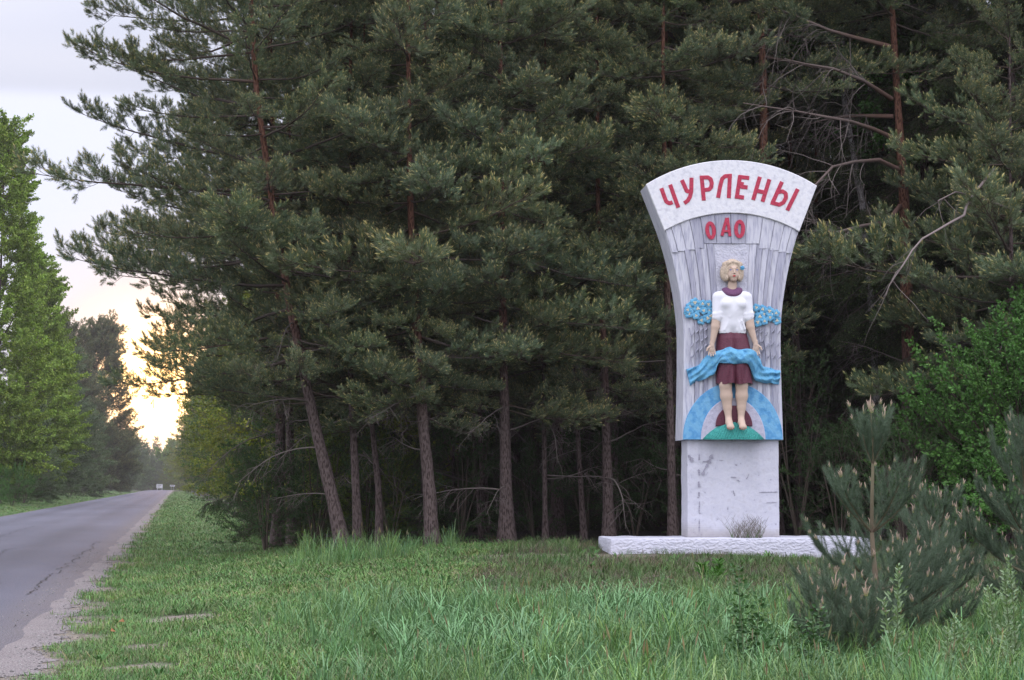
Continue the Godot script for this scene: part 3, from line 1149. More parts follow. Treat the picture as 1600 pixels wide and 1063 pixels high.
	hd.bone(q(1144.2, 441, 0.12), q(1144.0, 447, 0.12), 0.066, 0.068, 0.012)
	hd.mesh_into(skin, W)
	var woman := obj("woman_figure", skin.mesh(M.skin_paint), t)
	woman.scale.z = 0.80
	tag(woman, "painted relief of a barefoot woman in a white top and maroon skirt")
	var add := func(s: Soup, name_: String, material: String): return obj(name_, s.mesh(M[material]), woman)
	# face paint: lids and irises, lips, brows
	for sx in [-1.0, 1.0]:
		var cx: float = 1144.8 + sx * 4.35
		var s := Soup.new()
		s.ball(q(cx, 423.6, 0.258), Vector3(0.0205, 0.0095, 0.014), W, 12, 8)
		add.call(s, "eye", "eye_paint")
		s = Soup.new()
		s.tube([q(cx - 2.4, 423.3, 0.258), q(cx - 0.6, 422.4, 0.272), q(cx + 0.6, 422.4, 0.272), q(cx + 2.4, 423.3, 0.258)], [0.002, 0.004, 0.004, 0.002], 6, [W])
		add.call(s, "eyelid", "dark_paint")
		s = Soup.new()
		s.tube([q(cx - 2.9, 420.5, 0.258 + 0.010 * (sx + 1.0) * 0.5), q(cx, 419.5, 0.272), q(cx + 2.9, 420.5, 0.258 + 0.010 * (1.0 - sx) * 0.5)], [0.002, 0.005, 0.002], 6, [W])
		add.call(s, "eyebrow", "brow_paint")
	var lips := Soup.new()
	lips.ball(q(1145.0, 432.6, 0.279), Vector3(0.025, 0.0062, 0.012), W, 12, 6)
	lips.ball(q(1145.0, 433.7, 0.279), Vector3(0.019, 0.0072, 0.012), W, 12, 6)
	add.call(lips, "lips", "lip_paint")
	# toenails
	for e in [1137.2, 1156.6]:
		for k in 5:
			var s := Soup.new()
			s.ball(q(e - 4.4 + 2.2 * k, 670.6 - 0.25 * (2 - absi(k - 2)), 0.345 - 0.008 * absf(k - 2.0)), Vector3(0.0095, 0.0085, 0.014), W, 6, 4)
			add.call(s, "toenail", "lip_paint")
	# hair: wavy bob in lobes
	var hair := Soup.new()
	var hf2 := Field.new(q(1120, 445, 0.0), q(1167, 402, 0.32), 0.0075)
	hf2.blob(q(1144.0, 420.5, 0.115), Vector3(0.150, 0.128, 0.135), 0.02)
	for e in [[1129.6, 424, 0.11, 0.046, 0.060], [1128.6, 430, 0.11, 0.040, 0.050], [1131.6, 435.2, 0.115, 0.044, 0.050], [1133.8, 426, 0.17, 0.030, 0.050], [1134.4, 436.2, 0.185, 0.026, 0.040],
			[1158.0, 424, 0.11, 0.042, 0.060], [1159.0, 430.5, 0.11, 0.036, 0.048], [1156.6, 435.8, 0.115, 0.042, 0.046], [1155.6, 427.5, 0.17, 0.024, 0.050], [1153.8, 436.0, 0.185, 0.028, 0.038]]:
		hf2.blob(q(lerpf(e[0], 1144.0, 0.06), e[1], e[2]), Vector3(e[3] * 0.9, e[4] * 1.05, 0.06), 0.05)
	# parted fringe sweeping to both sides
	for sx in [-1.0, 1.0]:
		hf2.bone(q(1143.6, 410.6, 0.215), q(1144.0 + sx * 7.2, 412.6, 0.222), 0.024, 0.028, 0.016)
		hf2.bone(q(1144.0 + sx * 7.2, 412.6, 0.222), q(1144.4 + sx * 10.6, 420.5, 0.205), 0.028, 0.022, 0.016)
		hf2.bone(q(1143.6 + sx * 2.0, 408.6, 0.15), q(1144.0 + sx * 12.5, 414.0, 0.15), 0.030, 0.036, 0.02)
	hf2.mesh_into(hair, W)
	add.call(hair, "hair", "hair_paint")
	var clip := Soup.new()
	for k in 5:
		var a := TAU * k / 5.0
		clip.ball(q(1158.5, 420.2, 0.235) + Vector3(cos(a) * 0.019, sin(a) * 0.019, 0), Vector3(0.017, 0.017, 0.018), W, 7, 5)
	clip.ball(q(1158.5, 420.2, 0.255), Vector3(0.011, 0.011, 0.012), W, 6, 4)
	add.call(clip, "hair_flower", "blue_paint")
	# sweater with three-quarter sleeves
	var sw := Soup.new()
	var sf := Field.new(q(1106, 523, -0.02), q(1181, 446, 0.40), 0.0125)
	sf.bone(q(1123.5, 465.0, 0.115), q(1163.8, 465.0, 0.115), 0.085, 0.085, 0.05)
	sf.bone(q(1136, 458.5, 0.10), q(1151, 458.5, 0.10), 0.070, 0.070, 0.06)
	sf.blob(q(1144.0, 480, 0.10), Vector3(0.215, 0.235, 0.165), 0.05)
	sf.blob(q(1134.6, 477.0, 0.205), Vector3(0.088, 0.082, 0.082), 0.035)
	sf.blob(q(1155.0, 477.0, 0.205), Vector3(0.088, 0.082, 0.082), 0.035)
	sf.bone(q(1143.6, 490, 0.10), q(1143.4, 506, 0.10), 0.165, 0.160, 0.06)
	sf.bone(q(1134.5, 503, 0.12), q(1133.0, 518.5, 0.13), 0.095, 0.105, 0.05)
	sf.bone(q(1152.5, 503, 0.12), q(1154.0, 518.5, 0.13), 0.095, 0.105, 0.05)
	sf.bone(q(1120.5, 466.0, 0.12), q(1119.6, 498.0, 0.15), 0.078, 0.074, 0.03)
	sf.bone(q(1167.2, 466.0, 0.12), q(1168.8, 498.0, 0.15), 0.078, 0.074, 0.03)
	# folds: at the sleeve ends and fanning from the waist to the hem
	for e in [1119.6, 1168.8]:
		for k in 2:
			var y: float = 492.0 + 4.6 * k
			sf.bone(q(e - 3.9, y + 1.0, 0.180), q(e + 3.9, y - 0.6, 0.180), 0.044, 0.044, 0.012)
	for e in [[1139, 500, 1130, 517], [1148, 498, 1156, 517], [1153, 505, 1150, 518], [1158, 503, 1162, 516]]:
		sf.bone(q(e[0], e[1], 0.235), q(e[2], e[3], 0.225), 0.012, 0.018, 0.018)
	sf.bone(q(1138, 497, 0.25), q(1151, 484, 0.255), 0.010, 0.010, 0.02)
	sf.mesh_into(sw, W)
	add.call(sw, "sweater", "sweater_paint")
	# collar: a crescent lying round the neck
	var cl := Soup.new()
	var cf := Field.new(q(1124, 470, 0.02), q(1164, 447, 0.33), 0.0085)
	for ring in [[8.6, 4.6, 0.165, 0.205], [11.4, 7.4, 0.15, 0.228], [13.6, 9.6, 0.13, 0.246]]:
		for k in 14:
			var a0 := PI * (1.03 + 0.94 * k / 14.0)
			var a1 := PI * (1.03 + 0.94 * (k + 1) / 14.0)
			var f0 := func(a: float): return q(1143.8 + cos(a) * ring[0], 452.5 - sin(a) * ring[1], lerpf(ring[2], ring[3], absf(sin(a))) - 0.026)
			cf.bone(f0.call(a0), f0.call(a1), 0.026, 0.026, 0.02)
	cf.mesh_into(cl, W)
	add.call(cl, "collar", "collar_paint")
	# skirt in rings: waist, hips, straight to the hem, a crease between the thighs
	var sk := Soup.new()
	var prof := [[515, 1122.8, 1165.2, 0.20], [519, 1122.0, 1166.0, 0.225], [530, 1120.0, 1169.2, 0.27], [546, 1118.4, 1172.6, 0.30], [560, 1118.0, 1173.0, 0.30], [575, 1118.0, 1173.6, 0.315], [588, 1118.0, 1174.2, 0.320], [601, 1118.0, 1175.6, 0.322]]
	var point := func(i: float, j: int) -> Vector3:
		var k := clampi(int(i), 0, prof.size() - 2)
		var fr := i - k
		var y := lerpf(prof[k][0], prof[k + 1][0], fr)
		var l := lerpf(prof[k][1], prof[k + 1][1], fr)
		var r := lerpf(prof[k][2], prof[k + 1][2], fr)
		var dz := lerpf(prof[k][3], prof[k + 1][3], fr)
		var a := PI * j / 40.0
		var u := -cos(a)
		var low := smoothstep(2.0, 6.0, i)
		var zz := dz * pow(sin(a), 0.62)
		zz -= low * 0.075 * exp(-pow((u + 0.02) / 0.09, 2.0)) + (1.0 - low) * 0.035 * exp(-pow(u / (0.10 + 0.12 * (2.0 - minf(i, 2.0))), 2.0))
		zz += low * 0.014 * sin(u * 16.0 + i * 1.6) * (1.0 - u * u) + low * 0.02 * exp(-pow((u - 0.22 - 0.06 * (i - 4.0)) / 0.05, 2.0))
		var yy := y + (1.2 * sin(u * 7.0) if i > 6.9 else 0.0)
		return q(lerpf(l, r, u * 0.5 + 0.5), yy, maxf(zz, -0.01))
	for i in 28:
		for j in 40:
			var a: Vector3 = point.call(i * 0.25, j)
			var b: Vector3 = point.call(i * 0.25, j + 1)
			var d: Vector3 = point.call((i + 1) * 0.25, j + 1)
			var e: Vector3 = point.call((i + 1) * 0.25, j)
			sk.quad(a, b, d, e, W)
	for j in 40:
		var a: Vector3 = point.call(7.0, j)
		var b: Vector3 = point.call(7.0, j + 1)
		sk.quad(a, b, Vector3(b.x, b.y + 0.01, 0.0), Vector3(a.x, a.y + 0.01, 0.0), W)
	add.call(sk, "skirt", "maroon_paint")
	# the blue cloth she holds, blown to both sides
	var top := [[75, 800], [130, 785], [200, 755], [240, 700], [290, 655], [350, 630], [410, 615], [450, 596], [485, 590], [525, 606], [580, 615], [640, 606], [690, 612], [735, 632], [775, 672], [800, 720], [820, 768], [870, 780], [915, 790], [955, 806], [998, 808]]
	var bot := [[112, 962], [150, 942], [200, 916], [255, 896], [300, 868], [345, 845], [372, 752], [420, 748], [480, 750], [530, 756], [580, 754], [625, 746], [660, 754], [690, 800], [715, 862], [745, 908], [800, 925], [860, 938], [900, 930], [940, 944], [985, 947]]
	var deep := [0.10, 0.10, 0.12, 0.13, 0.16, 0.22, 0.32, 0.36, 0.375, 0.37, 0.355, 0.365, 0.37, 0.31, 0.24, 0.19, 0.16, 0.13, 0.13, 0.10, 0.10]
	var scarf := Soup.new()
	var sp := func(i: int, j: int) -> Vector3:
		var u := i / 100.0 * 20.0
		var k := clampi(int(u), 0, 19)
		var fr := u - k
		var k0 := maxi(k - 1, 0)
		var k3 := mini(k + 2, 20)
		var a := Vector2(cubic_interpolate(top[k][0], top[k + 1][0], top[k0][0], top[k3][0], fr), cubic_interpolate(top[k][1], top[k + 1][1], top[k0][1], top[k3][1], fr))
		var b := Vector2(cubic_interpolate(bot[k][0], bot[k + 1][0], bot[k0][0], bot[k3][0], fr), cubic_interpolate(bot[k][1], bot[k + 1][1], bot[k0][1], bot[k3][1], fr))
		var v := j / 24.0
		var c := a.lerp(b, v)
		var tail := clampf(absf(u - 10.0) / 10.0, 0.0, 1.0)
		var zz := cubic_interpolate(deep[k], deep[k + 1], deep[k0], deep[k3], fr)
		zz += 0.020 * tail * sin(v * 16.0 + u * 1.2) + 0.013 * sin(v * 9.0 + u * 0.8 + 2.2 * sin(u * 0.6) + 1.4 * fine.get_noise_2d(u * 12.0, v * 12.0)) * (0.35 + 1.4 * tail * tail) + 0.014 * sin(u * 1.7 - v * 4.0) + 0.02 * fine.get_noise_2d(u * 9.0, v * 26.0 - u * 6.0)
		zz -= 0.05 * pow(absf(v - 0.5) * 2.0, 3.0)
		return q(1060.0 + c.x / 6.253, 450.0 + c.y / 6.253, zz)
	for i in 100:
		for j in 24:
			scarf.quad(sp.call(i, j), sp.call(i + 1, j), sp.call(i + 1, j + 1), sp.call(i, j + 1), W)
		for j in [0, 24]:
			var a: Vector3 = sp.call(i, j)
			var b: Vector3 = sp.call(i + 1, j)
			var back := Vector3(0, 0, -0.09)
			if j == 0:
				scarf.quad(a + back, b + back, b, a, W)
			else:
				scarf.quad(a, b, b + back, a + back, W)
	for i in [0, 100]:
		for j in 24:
			var a: Vector3 = sp.call(i, j)
			var b: Vector3 = sp.call(i, j + 1)
			scarf.quad(a, b, Vector3(b.x, b.y, 0.0), Vector3(a.x, a.y, 0.0), W)
	add.call(scarf, "scarf", "blue_paint")


# ------------------------------------------------------------------ plants: pieces
func rnd(a: float, b: float) -> float:
	return rng.randf_range(a, b)


func facing(dir: Vector3, roll := 0.0) -> Basis:   # a basis whose y axis looks along dir
	var d := dir.normalized()
	var s := Vector3.RIGHT if absf(d.x) < 0.9 else Vector3.FORWARD
	s = (s - d * d.dot(s)).normalized().rotated(d, roll)
	return Basis(s, d, s.cross(d))


# a shoot along +y: needles set round it, with or without a pale candle at its tip
func needle_shoot(length: float, count: int, needle: float, width: float, tone: Color, candle: float, flowers := 0) -> Soup:
	var s := Soup.new()
	for i in count:
		var u := (i + rng.randf()) / count
		var a := i * 2.399 + rnd(-0.3, 0.3)
		var open := lerpf(1.05, 0.50, u) + rnd(-0.15, 0.15)
		var out := Vector3(cos(a), 0, sin(a))
		var dir := (out * sin(open) + Vector3.UP * cos(open)).normalized()
		var at := Vector3.UP * length * (0.12 + 0.88 * u)
		var sd := dir.cross(out.rotated(Vector3.UP, rnd(0.0, PI))).normalized() * width * 0.5
		var ln := needle * rnd(0.75, 1.1)
		var k := rnd(0.75, 1.25)
		var col := Color(tone.r * k * rnd(0.9, 1.1), tone.g * k, tone.b * k * rnd(0.9, 1.1))
		var mid := at + dir * ln * 0.55 + out * ln * 0.03
		s.tri(at - sd * 0.7, mid + sd, at + sd * 0.7, col)
		s.tri(mid + sd, at - sd * 0.7, at + dir * ln, col)
	if candle > 0.0:
		for k in 1 + flowers:
			var a := rnd(0, TAU)
			var lean := Vector3(cos(a) * 0.25, 1, sin(a) * 0.25).normalized() if k else Vector3.UP
			var ln := candle * (1.0 if k == 0 else rnd(0.45, 0.8))
			var root := Vector3.UP * length * 0.96 + Vector3(cos(a), 0, sin(a)) * (0.004 if k else 0.0)
			var yellow := rng.randf() < 0.5
			s.tube([root, root + lean * ln * 0.6, root + lean * ln], [candle * 0.085, candle * 0.075, 0.0], 4, [Color(0.34, 0.31, 0.08) if yellow else Color(0.38, 0.28, 0.16), Color(0.46, 0.40, 0.17)])
	return s


func bent(a: Vector3, dir: Vector3, length: float, lift: float, count: int, wob: float) -> Array:
	var out := [a]
	var p := a
	var d := dir.normalized()
	for i in count:
		d = (d + Vector3.UP * lift / count + Vector3(rnd(-wob, wob), rnd(-wob, wob), rnd(-wob, wob))).normalized()
		p += d * length / count
		out.append(p)
	return out


func along(pts: Array, t: float) -> Vector3:
	var f := clampf(t, 0.0, 0.9999) * (pts.size() - 1)
	return pts[int(f)].lerp(pts[int(f) + 1], f - int(f))


func taper(r0: float, r1: float, count: int) -> Array:
	var out := []
	for i in count:
		out.append(lerpf(r0, r1, float(i) / (count - 1)))
	return out


const WOOD := [Color(0.085, 0.058, 0.045), Color(0.075, 0.06, 0.05)]
const DEAD := [Color(0.13, 0.10, 0.09), Color(0.16, 0.135, 0.12)]


# a living pine bough growing along +x, needles on the outer twigs
func pine_bough(length: float, shoots: Array, dense: float) -> ArrayMesh:
	var wood := Soup.new()
	var green := Soup.new()
	var stem := bent(Vector3.ZERO, Vector3(1, rnd(-0.20, 0.05), 0), length, rnd(0.05, 0.50), 7, 0.13)
	wood.tube(stem, taper(0.009 * length, 0.004, 8), 5, WOOD)
	var count := int((13 + 4 * length) * dense)
	for i in count:
		var u := lerpf(0.16, 0.98, pow((i + rnd(0, 0.9)) / count, 0.85))
		var a := along(stem, u)
		var sd := 1.0 if i % 2 else -1.0
		var ln := (0.14 + 0.20 * length * (1.12 - u)) * rnd(0.6, 1.3) + 0.1
		var dir := Vector3(rnd(0.35, 1.1), rnd(-0.35, 0.55), sd * rnd(0.3, 1.0))
		var tw := bent(a, dir, ln, rnd(0.2, 0.9), 4, 0.15)
		wood.tube(tw, taper(0.0055, 0.0025, 5), 3, WOOD)
		var subs := 2 + int(ln * 7.0)
		for k in subs + 1:
			var b := along(tw, lerpf(0.3, 1.0, float(k) / subs))
			var d2 := (dir.normalized() + Vector3(rnd(-0.8, 0.8), rnd(-0.2, 0.9), rnd(-0.8, 0.8))).normalized()
			if k == subs:
				d2 = (tw[4] - tw[3]).normalized()
			var sl := rnd(0.05, 0.20) if k < subs else 0.03
			var e := b + d2 * sl
			if sl > 0.06:
				wood.tube([b, e], [0.003, 0.002], 3, WOOD)
			var up := (d2 + Vector3.UP * rnd(0.1, 0.9)).normalized()
			for g in 2 if rng.randf() < 0.75 else 3:
				var sh: Soup = shoots[rng.randi() % shoots.size()]
				var d3 := (up + Vector3(rnd(-0.7, 0.7), rnd(-0.3, 0.3), rnd(-0.7, 0.7)) * minf(g, 1)).normalized()
				green.put(sh, Transform3D(facing(d3, rnd(0, TAU)).scaled(Vector3.ONE * rnd(0.8, 1.25)), e - d2 * 0.05 * g))
	for k in 4:
		green.put(shoots[rng.randi() % shoots.size()], Transform3D(facing(Vector3(1, rnd(0.2, 0.9), rnd(-0.4, 0.4)), rnd(0, TAU)), stem[7]))
	return green.mesh(M.needles, wood.mesh(M.twig))


# a dead lower branch: bare, curved down, with thin side twigs
func dead_bough(length: float, twigs: int) -> ArrayMesh:
	var s := Soup.new()
	var stem := bent(Vector3.ZERO, Vector3(1, rnd(-0.1, 0.3), 0), length, rnd(-0.7, 0.1), 8, 0.13)
	s.tube(stem, taper(0.008 * length + 0.004, 0.003, 9), 4, DEAD)
	for i in twigs:
		var a := along(stem, rnd(0.25, 1.0))
		var ln := rnd(0.2, 0.42) * length
		var dir := Vector3(rnd(0.3, 1.0), rnd(-0.8, 0.4), rnd(-1, 1))
		var tw := bent(a, dir, ln, rnd(-0.9, 0.2), 5, 0.22)
		s.tube(tw, taper(0.0055, 0.0022, 6), 3, DEAD)
		for k in 4:
			var b := along(tw, rnd(0.2, 0.95))
			s.tube(bent(b, Vector3(rnd(-0.4, 1), rnd(-1, 0.3), rnd(-1, 1)), ln * rnd(0.25, 0.6), -0.5, 3, 0.25), [0.0032, 0.0028, 0.002, 0.0015], 3, DEAD)
	return s.mesh(M.twig)


# a spruce bough along +x: drooping, with hanging branchlets set with short needles
func spruce_bough(length: float) -> ArrayMesh:
	var wood := Soup.new()
	var green := Soup.new()
	var spray := Soup.new()
	for i in 34:
		var u := i / 34.0
		var a := i * 2.399
		var dir := Vector3(cos(a) * 0.75, 0.66, sin(a) * 0.75).normalized()
		var at := Vector3.UP * 0.26 * u
		var sd := dir.cross(Vector3(rnd(-1, 1), rnd(-1, 1), rnd(-1, 1))).normalized() * 0.0045
		var k := rnd(0.7, 1.3)
		spray.tri(at - sd, at + dir * rnd(0.028, 0.042), at + sd, Color(0.035 * k, 0.066 * k, 0.026 * k))
	spray.tube([Vector3.ZERO, Vector3(0, 0.26, 0)], [0.003, 0.002], 3, [Color(0.09, 0.06, 0.035)])
	var tip := Soup.new()
	for i in 12:
		var a := i * 2.399
		var dir := Vector3(cos(a) * 0.6, 0.8, sin(a) * 0.6).normalized()
		var sd := dir.cross(Vector3(rnd(-1, 1), rnd(-1, 1), rnd(-1, 1))).normalized() * 0.004
		tip.tri(Vector3(0, 0.25, 0) - sd, Vector3(0, 0.25 + 0.02 * u_(i), 0) + dir * 0.03, Vector3(0, 0.25, 0) + sd, Color(0.13, 0.20, 0.05))
	var stem := bent(Vector3.ZERO, Vector3(1, -0.15, 0), length, rnd(-0.1, 0.3), 7, 0.05)
	wood.tube(stem, taper(0.011 * length, 0.004, 8), 4, WOOD)
	for i in int(16 * length):
		var u := rnd(0.15, 1.0)
		var a := along(stem, u)
		var sd := 1.0 if i % 2 else -1.0
		var ln := rnd(0.25, 0.5) * length * (1.15 - u * 0.7) * 0.7
		var tw := bent(a, Vector3(rnd(0.4, 0.9), rnd(-0.5, 0.1), sd * rnd(0.3, 1.0)), ln, -0.9, 4, 0.1)
		wood.tube(tw, taper(0.005, 0.002, 5), 3, WOOD)
		for k in 1 + int(ln / 0.13):
			var v := clampf((k + 0.6) / (ln / 0.13), 0, 1)
			var b := along(tw, v)
			for g in 2:
				var d := Vector3(rnd(-0.2, 0.9), rnd(-1.0, -0.05), rnd(-0.8, 0.8))
				var xf := Transform3D(facing(d, rnd(0, TAU)).scaled(Vector3.ONE * rnd(0.6, 1.1)), b)
				green.put(spray, xf)
				if rng.randf() < 0.4:
					green.put(tip, xf)
	return green.mesh(M.needles, wood.mesh(M.twig))


func u_(i: int) -> float:
	return float(i % 5) / 5.0


# one leaf of two halves folded along the midrib, lying along +y
func leaf_piece(length: float, width: float, col: Color) -> Soup:
	var s := Soup.new()
	var fold := width * 0.22
	var l := Vector3(-width * 0.5, length * 0.42, fold)
	var r := Vector3(width * 0.5, length * 0.42, fold)
	var l2 := Vector3(-width * 0.33, length * 0.75, fold * 0.6)
	var r2 := Vector3(width * 0.33, length * 0.75, fold * 0.6)
	var tip := Vector3(0, length, -fold * 0.4)
	var mid := Vector3(0, length * 0.6, 0)
	s.tri(Vector3.ZERO, l, mid, col)
	s.tri(Vector3.ZERO, mid, r, col)
	s.tri(l, l2, mid, col)
	s.tri(mid, r2, r, col)
	s.tri(l2, tip, mid, col)
	s.tri(mid, tip, r2, col)
	return s


# a leafy bough along +x; kind of leaf given by size and colours
func leaf_bough(length: float, leaf: float, slim: float, cols: Array, count: int, droop: float, stem_r := 0.009) -> ArrayMesh:
	var wood := Soup.new()
	var green := Soup.new()
	var kinds := []
	for c in cols:
		for k in 2:
			var f := rnd(0.8, 1.2)
			kinds.append(leaf_piece(leaf * rnd(0.8, 1.15), leaf * slim * rnd(0.85, 1.1), Color(c.r * f, c.g * f, c.b * f)))
	var stem := bent(Vector3.ZERO, Vector3(1, 0.15, 0), length, -droop, 6, 0.10)
	wood.tube(stem, taper(stem_r * length, 0.003, 7), 4, WOOD)
	var twigs := maxi(5, int(count / 12.0))
	for i in twigs:
		var u := lerpf(0.15, 1.0, (i + rng.randf()) / twigs)
		var a := along(stem, u)
		var ln := length * rnd(0.16, 0.42) * (1.25 - u)
		var tw := bent(a, Vector3(rnd(0.2, 1.0), rnd(-0.4, 0.7), rnd(-1, 1)), ln, rnd(-0.6, 0.3) - droop * 0.6, 4, 0.2)
		wood.tube(tw, taper(0.004, 0.0015, 5), 3, WOOD)
		for k in int(count / twigs):
			var v := rnd(0.12, 1.0)
			var p := along(tw, v)
			var d := Vector3(rnd(-1, 1), rnd(-0.9, 0.5), rnd(-1, 1)).normalized()
			green.put(kinds[rng.randi() % kinds.size()], Transform3D(facing(d, rnd(0, TAU)), p + d * leaf * 0.25))
	return green.mesh(M.leaves, wood.mesh(M.twig))


# ------------------------------------------------------------------ plants: whole trees
var pine_boughs := []
var long_boughs := []
var dead_boughs := []
var spruce_boughs := []
var leaf_sets := {}


func make_pieces() -> void:
	var shoots := []
	for tone in [Color(0.116, 0.158, 0.076), Color(0.134, 0.180, 0.102), Color(0.110, 0.134, 0.056), Color(0.165, 0.200, 0.118)]:
		for k in 3:
			shoots.append(needle_shoot(rnd(0.09, 0.15), 34, rnd(0.055, 0.075), 0.0076, tone, 0.068 if k < 2 else 0.0, k))
	for i in 6:
		pine_boughs.append(pine_bough(2.3, shoots, 1.0))
	for i in 4:
		long_boughs.append(pine_bough(3.9, shoots, 1.15))
	for i in 7:
		dead_boughs.append(dead_bough(rnd(1.4, 2.4), 9))
	for i in 3:
		spruce_boughs.append(spruce_bough(2.4))
	var kinds := {
		"bush": [0.10, 0.64, [Color(0.070, 0.160, 0.036), Color(0.085, 0.185, 0.042), Color(0.055, 0.130, 0.030)], 150, 0.1],
		"dark_bush": [0.075, 0.6, [Color(0.036, 0.075, 0.024), Color(0.045, 0.085, 0.028)], 130, 0.1],
		"birch": [0.125, 0.75, [Color(0.125, 0.225, 0.036), Color(0.155, 0.25, 0.040), Color(0.10, 0.185, 0.032)], 240, 0.25],
		"willow": [0.13, 0.40, [Color(0.105, 0.145, 0.075), Color(0.125, 0.165, 0.09), Color(0.085, 0.12, 0.06)], 240, 0.3],
		"yellow": [0.085, 0.7, [Color(0.14, 0.175, 0.030), Color(0.17, 0.195, 0.032), Color(0.09, 0.135, 0.028)], 190, 0.15],
	}
	for k in kinds:
		var e: Array = kinds[k]
		leaf_sets[k] = []
		for i in 3:
			leaf_sets[k].append(leaf_bough(1.7, e[0], e[1], e[2], e[3], e[4]))


func tint(lo := 0.78, hi := 1.22) -> Color:
	var k := rnd(lo, hi)
	return Color(k * rnd(0.95, 1.05), k, k * rnd(0.93, 1.07))


func trunk_soup(pts: Array, r0: float, r1: float, base_y: float, red_from: float, sides := 10) -> Soup:
	# the path subdivided, flared at the foot, coloured by height
	var fine_pts := []
	var rad := []
	var cols := []
	var n_ := (pts.size() - 1) * 5
	for i in n_ + 1:
		var u := float(i) / n_
		var p := along(pts, u)
		if i > 0 and i < n_:
			p = (along(pts, u - 0.6 / n_) + p + along(pts, u + 0.6 / n_)) / 3.0
		fine_pts.append(p)
		var h: float = p.y - base_y
		rad.append(lerpf(r0, r1, pow(u, 0.85)) * (1.0 + 0.55 * exp(-maxf(h, 0.0) / 0.22)))
		cols.append(Color(0.135, 0.105, 0.098).lerp(Color(0.185, 0.092, 0.062), smoothstep(red_from, red_from + 2.6, h)))
	var s := Soup.new()
	s.tube(fine_pts, rad, sides, cols, 0.07, int(base_y * 100.0) + pts.size())
	return s


# a tree: trunk through pts (relative to its foot), boughs from crown_from to the top. bits: dictionary of options
func tree(called: String, at: Vector3, label: String, category: String, group: String, pts: Array, r0: float, sets: Array, bits := {}) -> Node3D:
	var t := thing(called, at, label, category, group)
	var top: float = pts[-1].y
	obj("trunk", trunk_soup(pts, r0, maxf(r0 * 0.16, 0.012), 0.0, bits.get("red", 3.0), bits.get("sides", 10)).mesh(M.bark), t)
	var from: float = bits.get("from", 2.2)
	var spacing: float = bits.get("spacing", 0.42)
	var each: float = bits.get("each", 5)
	var reach_: float = bits.get("reach", 2.6)
	var base_len: float = bits.get("length", 2.3)
	var dip: float = bits.get("dip", -0.12)
	var rise: float = bits.get("rise", 0.6)
	var shape: float = bits.get("shape", 0.65)
	var left: float = bits.get("left", 0.0)
	var places := []
	var tints := []
	for s in sets:
		places.append([])
		tints.append([])
	var h := from
	var turn := rnd(0, TAU)
	while h < top:
		var u := (h - from) / (top - from)
		var prof: float = pow(1.0 - u, shape) * (0.62 + 0.38 * smoothstep(0.0, 0.22, u))
		var p := point_at_height(pts, h)
		for k in int(each):
			var az := turn + TAU * k / each + rnd(-0.35, 0.35)
			var ln := maxf(reach_ * prof * rnd(0.55, 1.2), 0.35)
			if left > 0.0:
				ln *= 1.0 + left * maxf(0.0, cos(az - PI))
			var sc := ln / base_len
			var pitch: float = lerpf(dip, rise, u * u) + rnd(-0.22, 0.22)
			var b := Basis(Vector3.UP, az) * Basis(Vector3.BACK, pitch) * Basis(Vector3.RIGHT, rnd(-0.4, 0.4))
			var w := rng.randi() % sets.size()
			places[w].append(Transform3D(b.scaled(Vector3.ONE * clampf(sc, 0.45, 1.6)), p + Vector3(0, rnd(-0.2, 0.2), 0)))
			tints[w].append(tint() if not bits.has("tone") else bits.tone * tint(0.85, 1.15))
		h += spacing * rnd(0.8, 1.2)
		turn += 0.9
	for w in sets.size():
		if places[w].size():
			var o := many("crown", sets[w], places[w], tints[w], t)
			o.set_meta("kind", "stuff")
	for k in bits.get("dead", 0):
		var d := obj("dead_branch", dead_boughs[rng.randi() % dead_boughs.size()], t)
		var hh := rnd(bits.get("dead_from", 0.8), maxf(from + 1.2, 2.0))
		d.position = point_at_height(pts, hh)
		d.rotation = Vector3(0, rnd(0, TAU), 0)
		d.scale = Vector3.ONE * rnd(0.5, 1.0)
	return t


func point_at_height(pts: Array, h: float) -> Vector3:
	for i in pts.size() - 1:
		if h <= pts[i + 1].y or i == pts.size() - 2:
			var a: Vector3 = pts[i]
			var b: Vector3 = pts[i + 1]
			return a.lerp(b, clampf((h - a.y) / maxf(b.y - a.y, 0.01), 0.0, 1.0))
	return pts[-1]


func straight(height: float, wander: float, lean := 0.0) -> Array:
	var out := []
	var off := Vector2.ZERO
	for i in 7:
		var y := height * i / 6.0
		out.append(Vector3(off.x + lean * y, y - (0.08 if i == 0 else 0.0), off.y))
		off += Vector2(rnd(-wander, wander), rnd(-wander, wander))
	return out


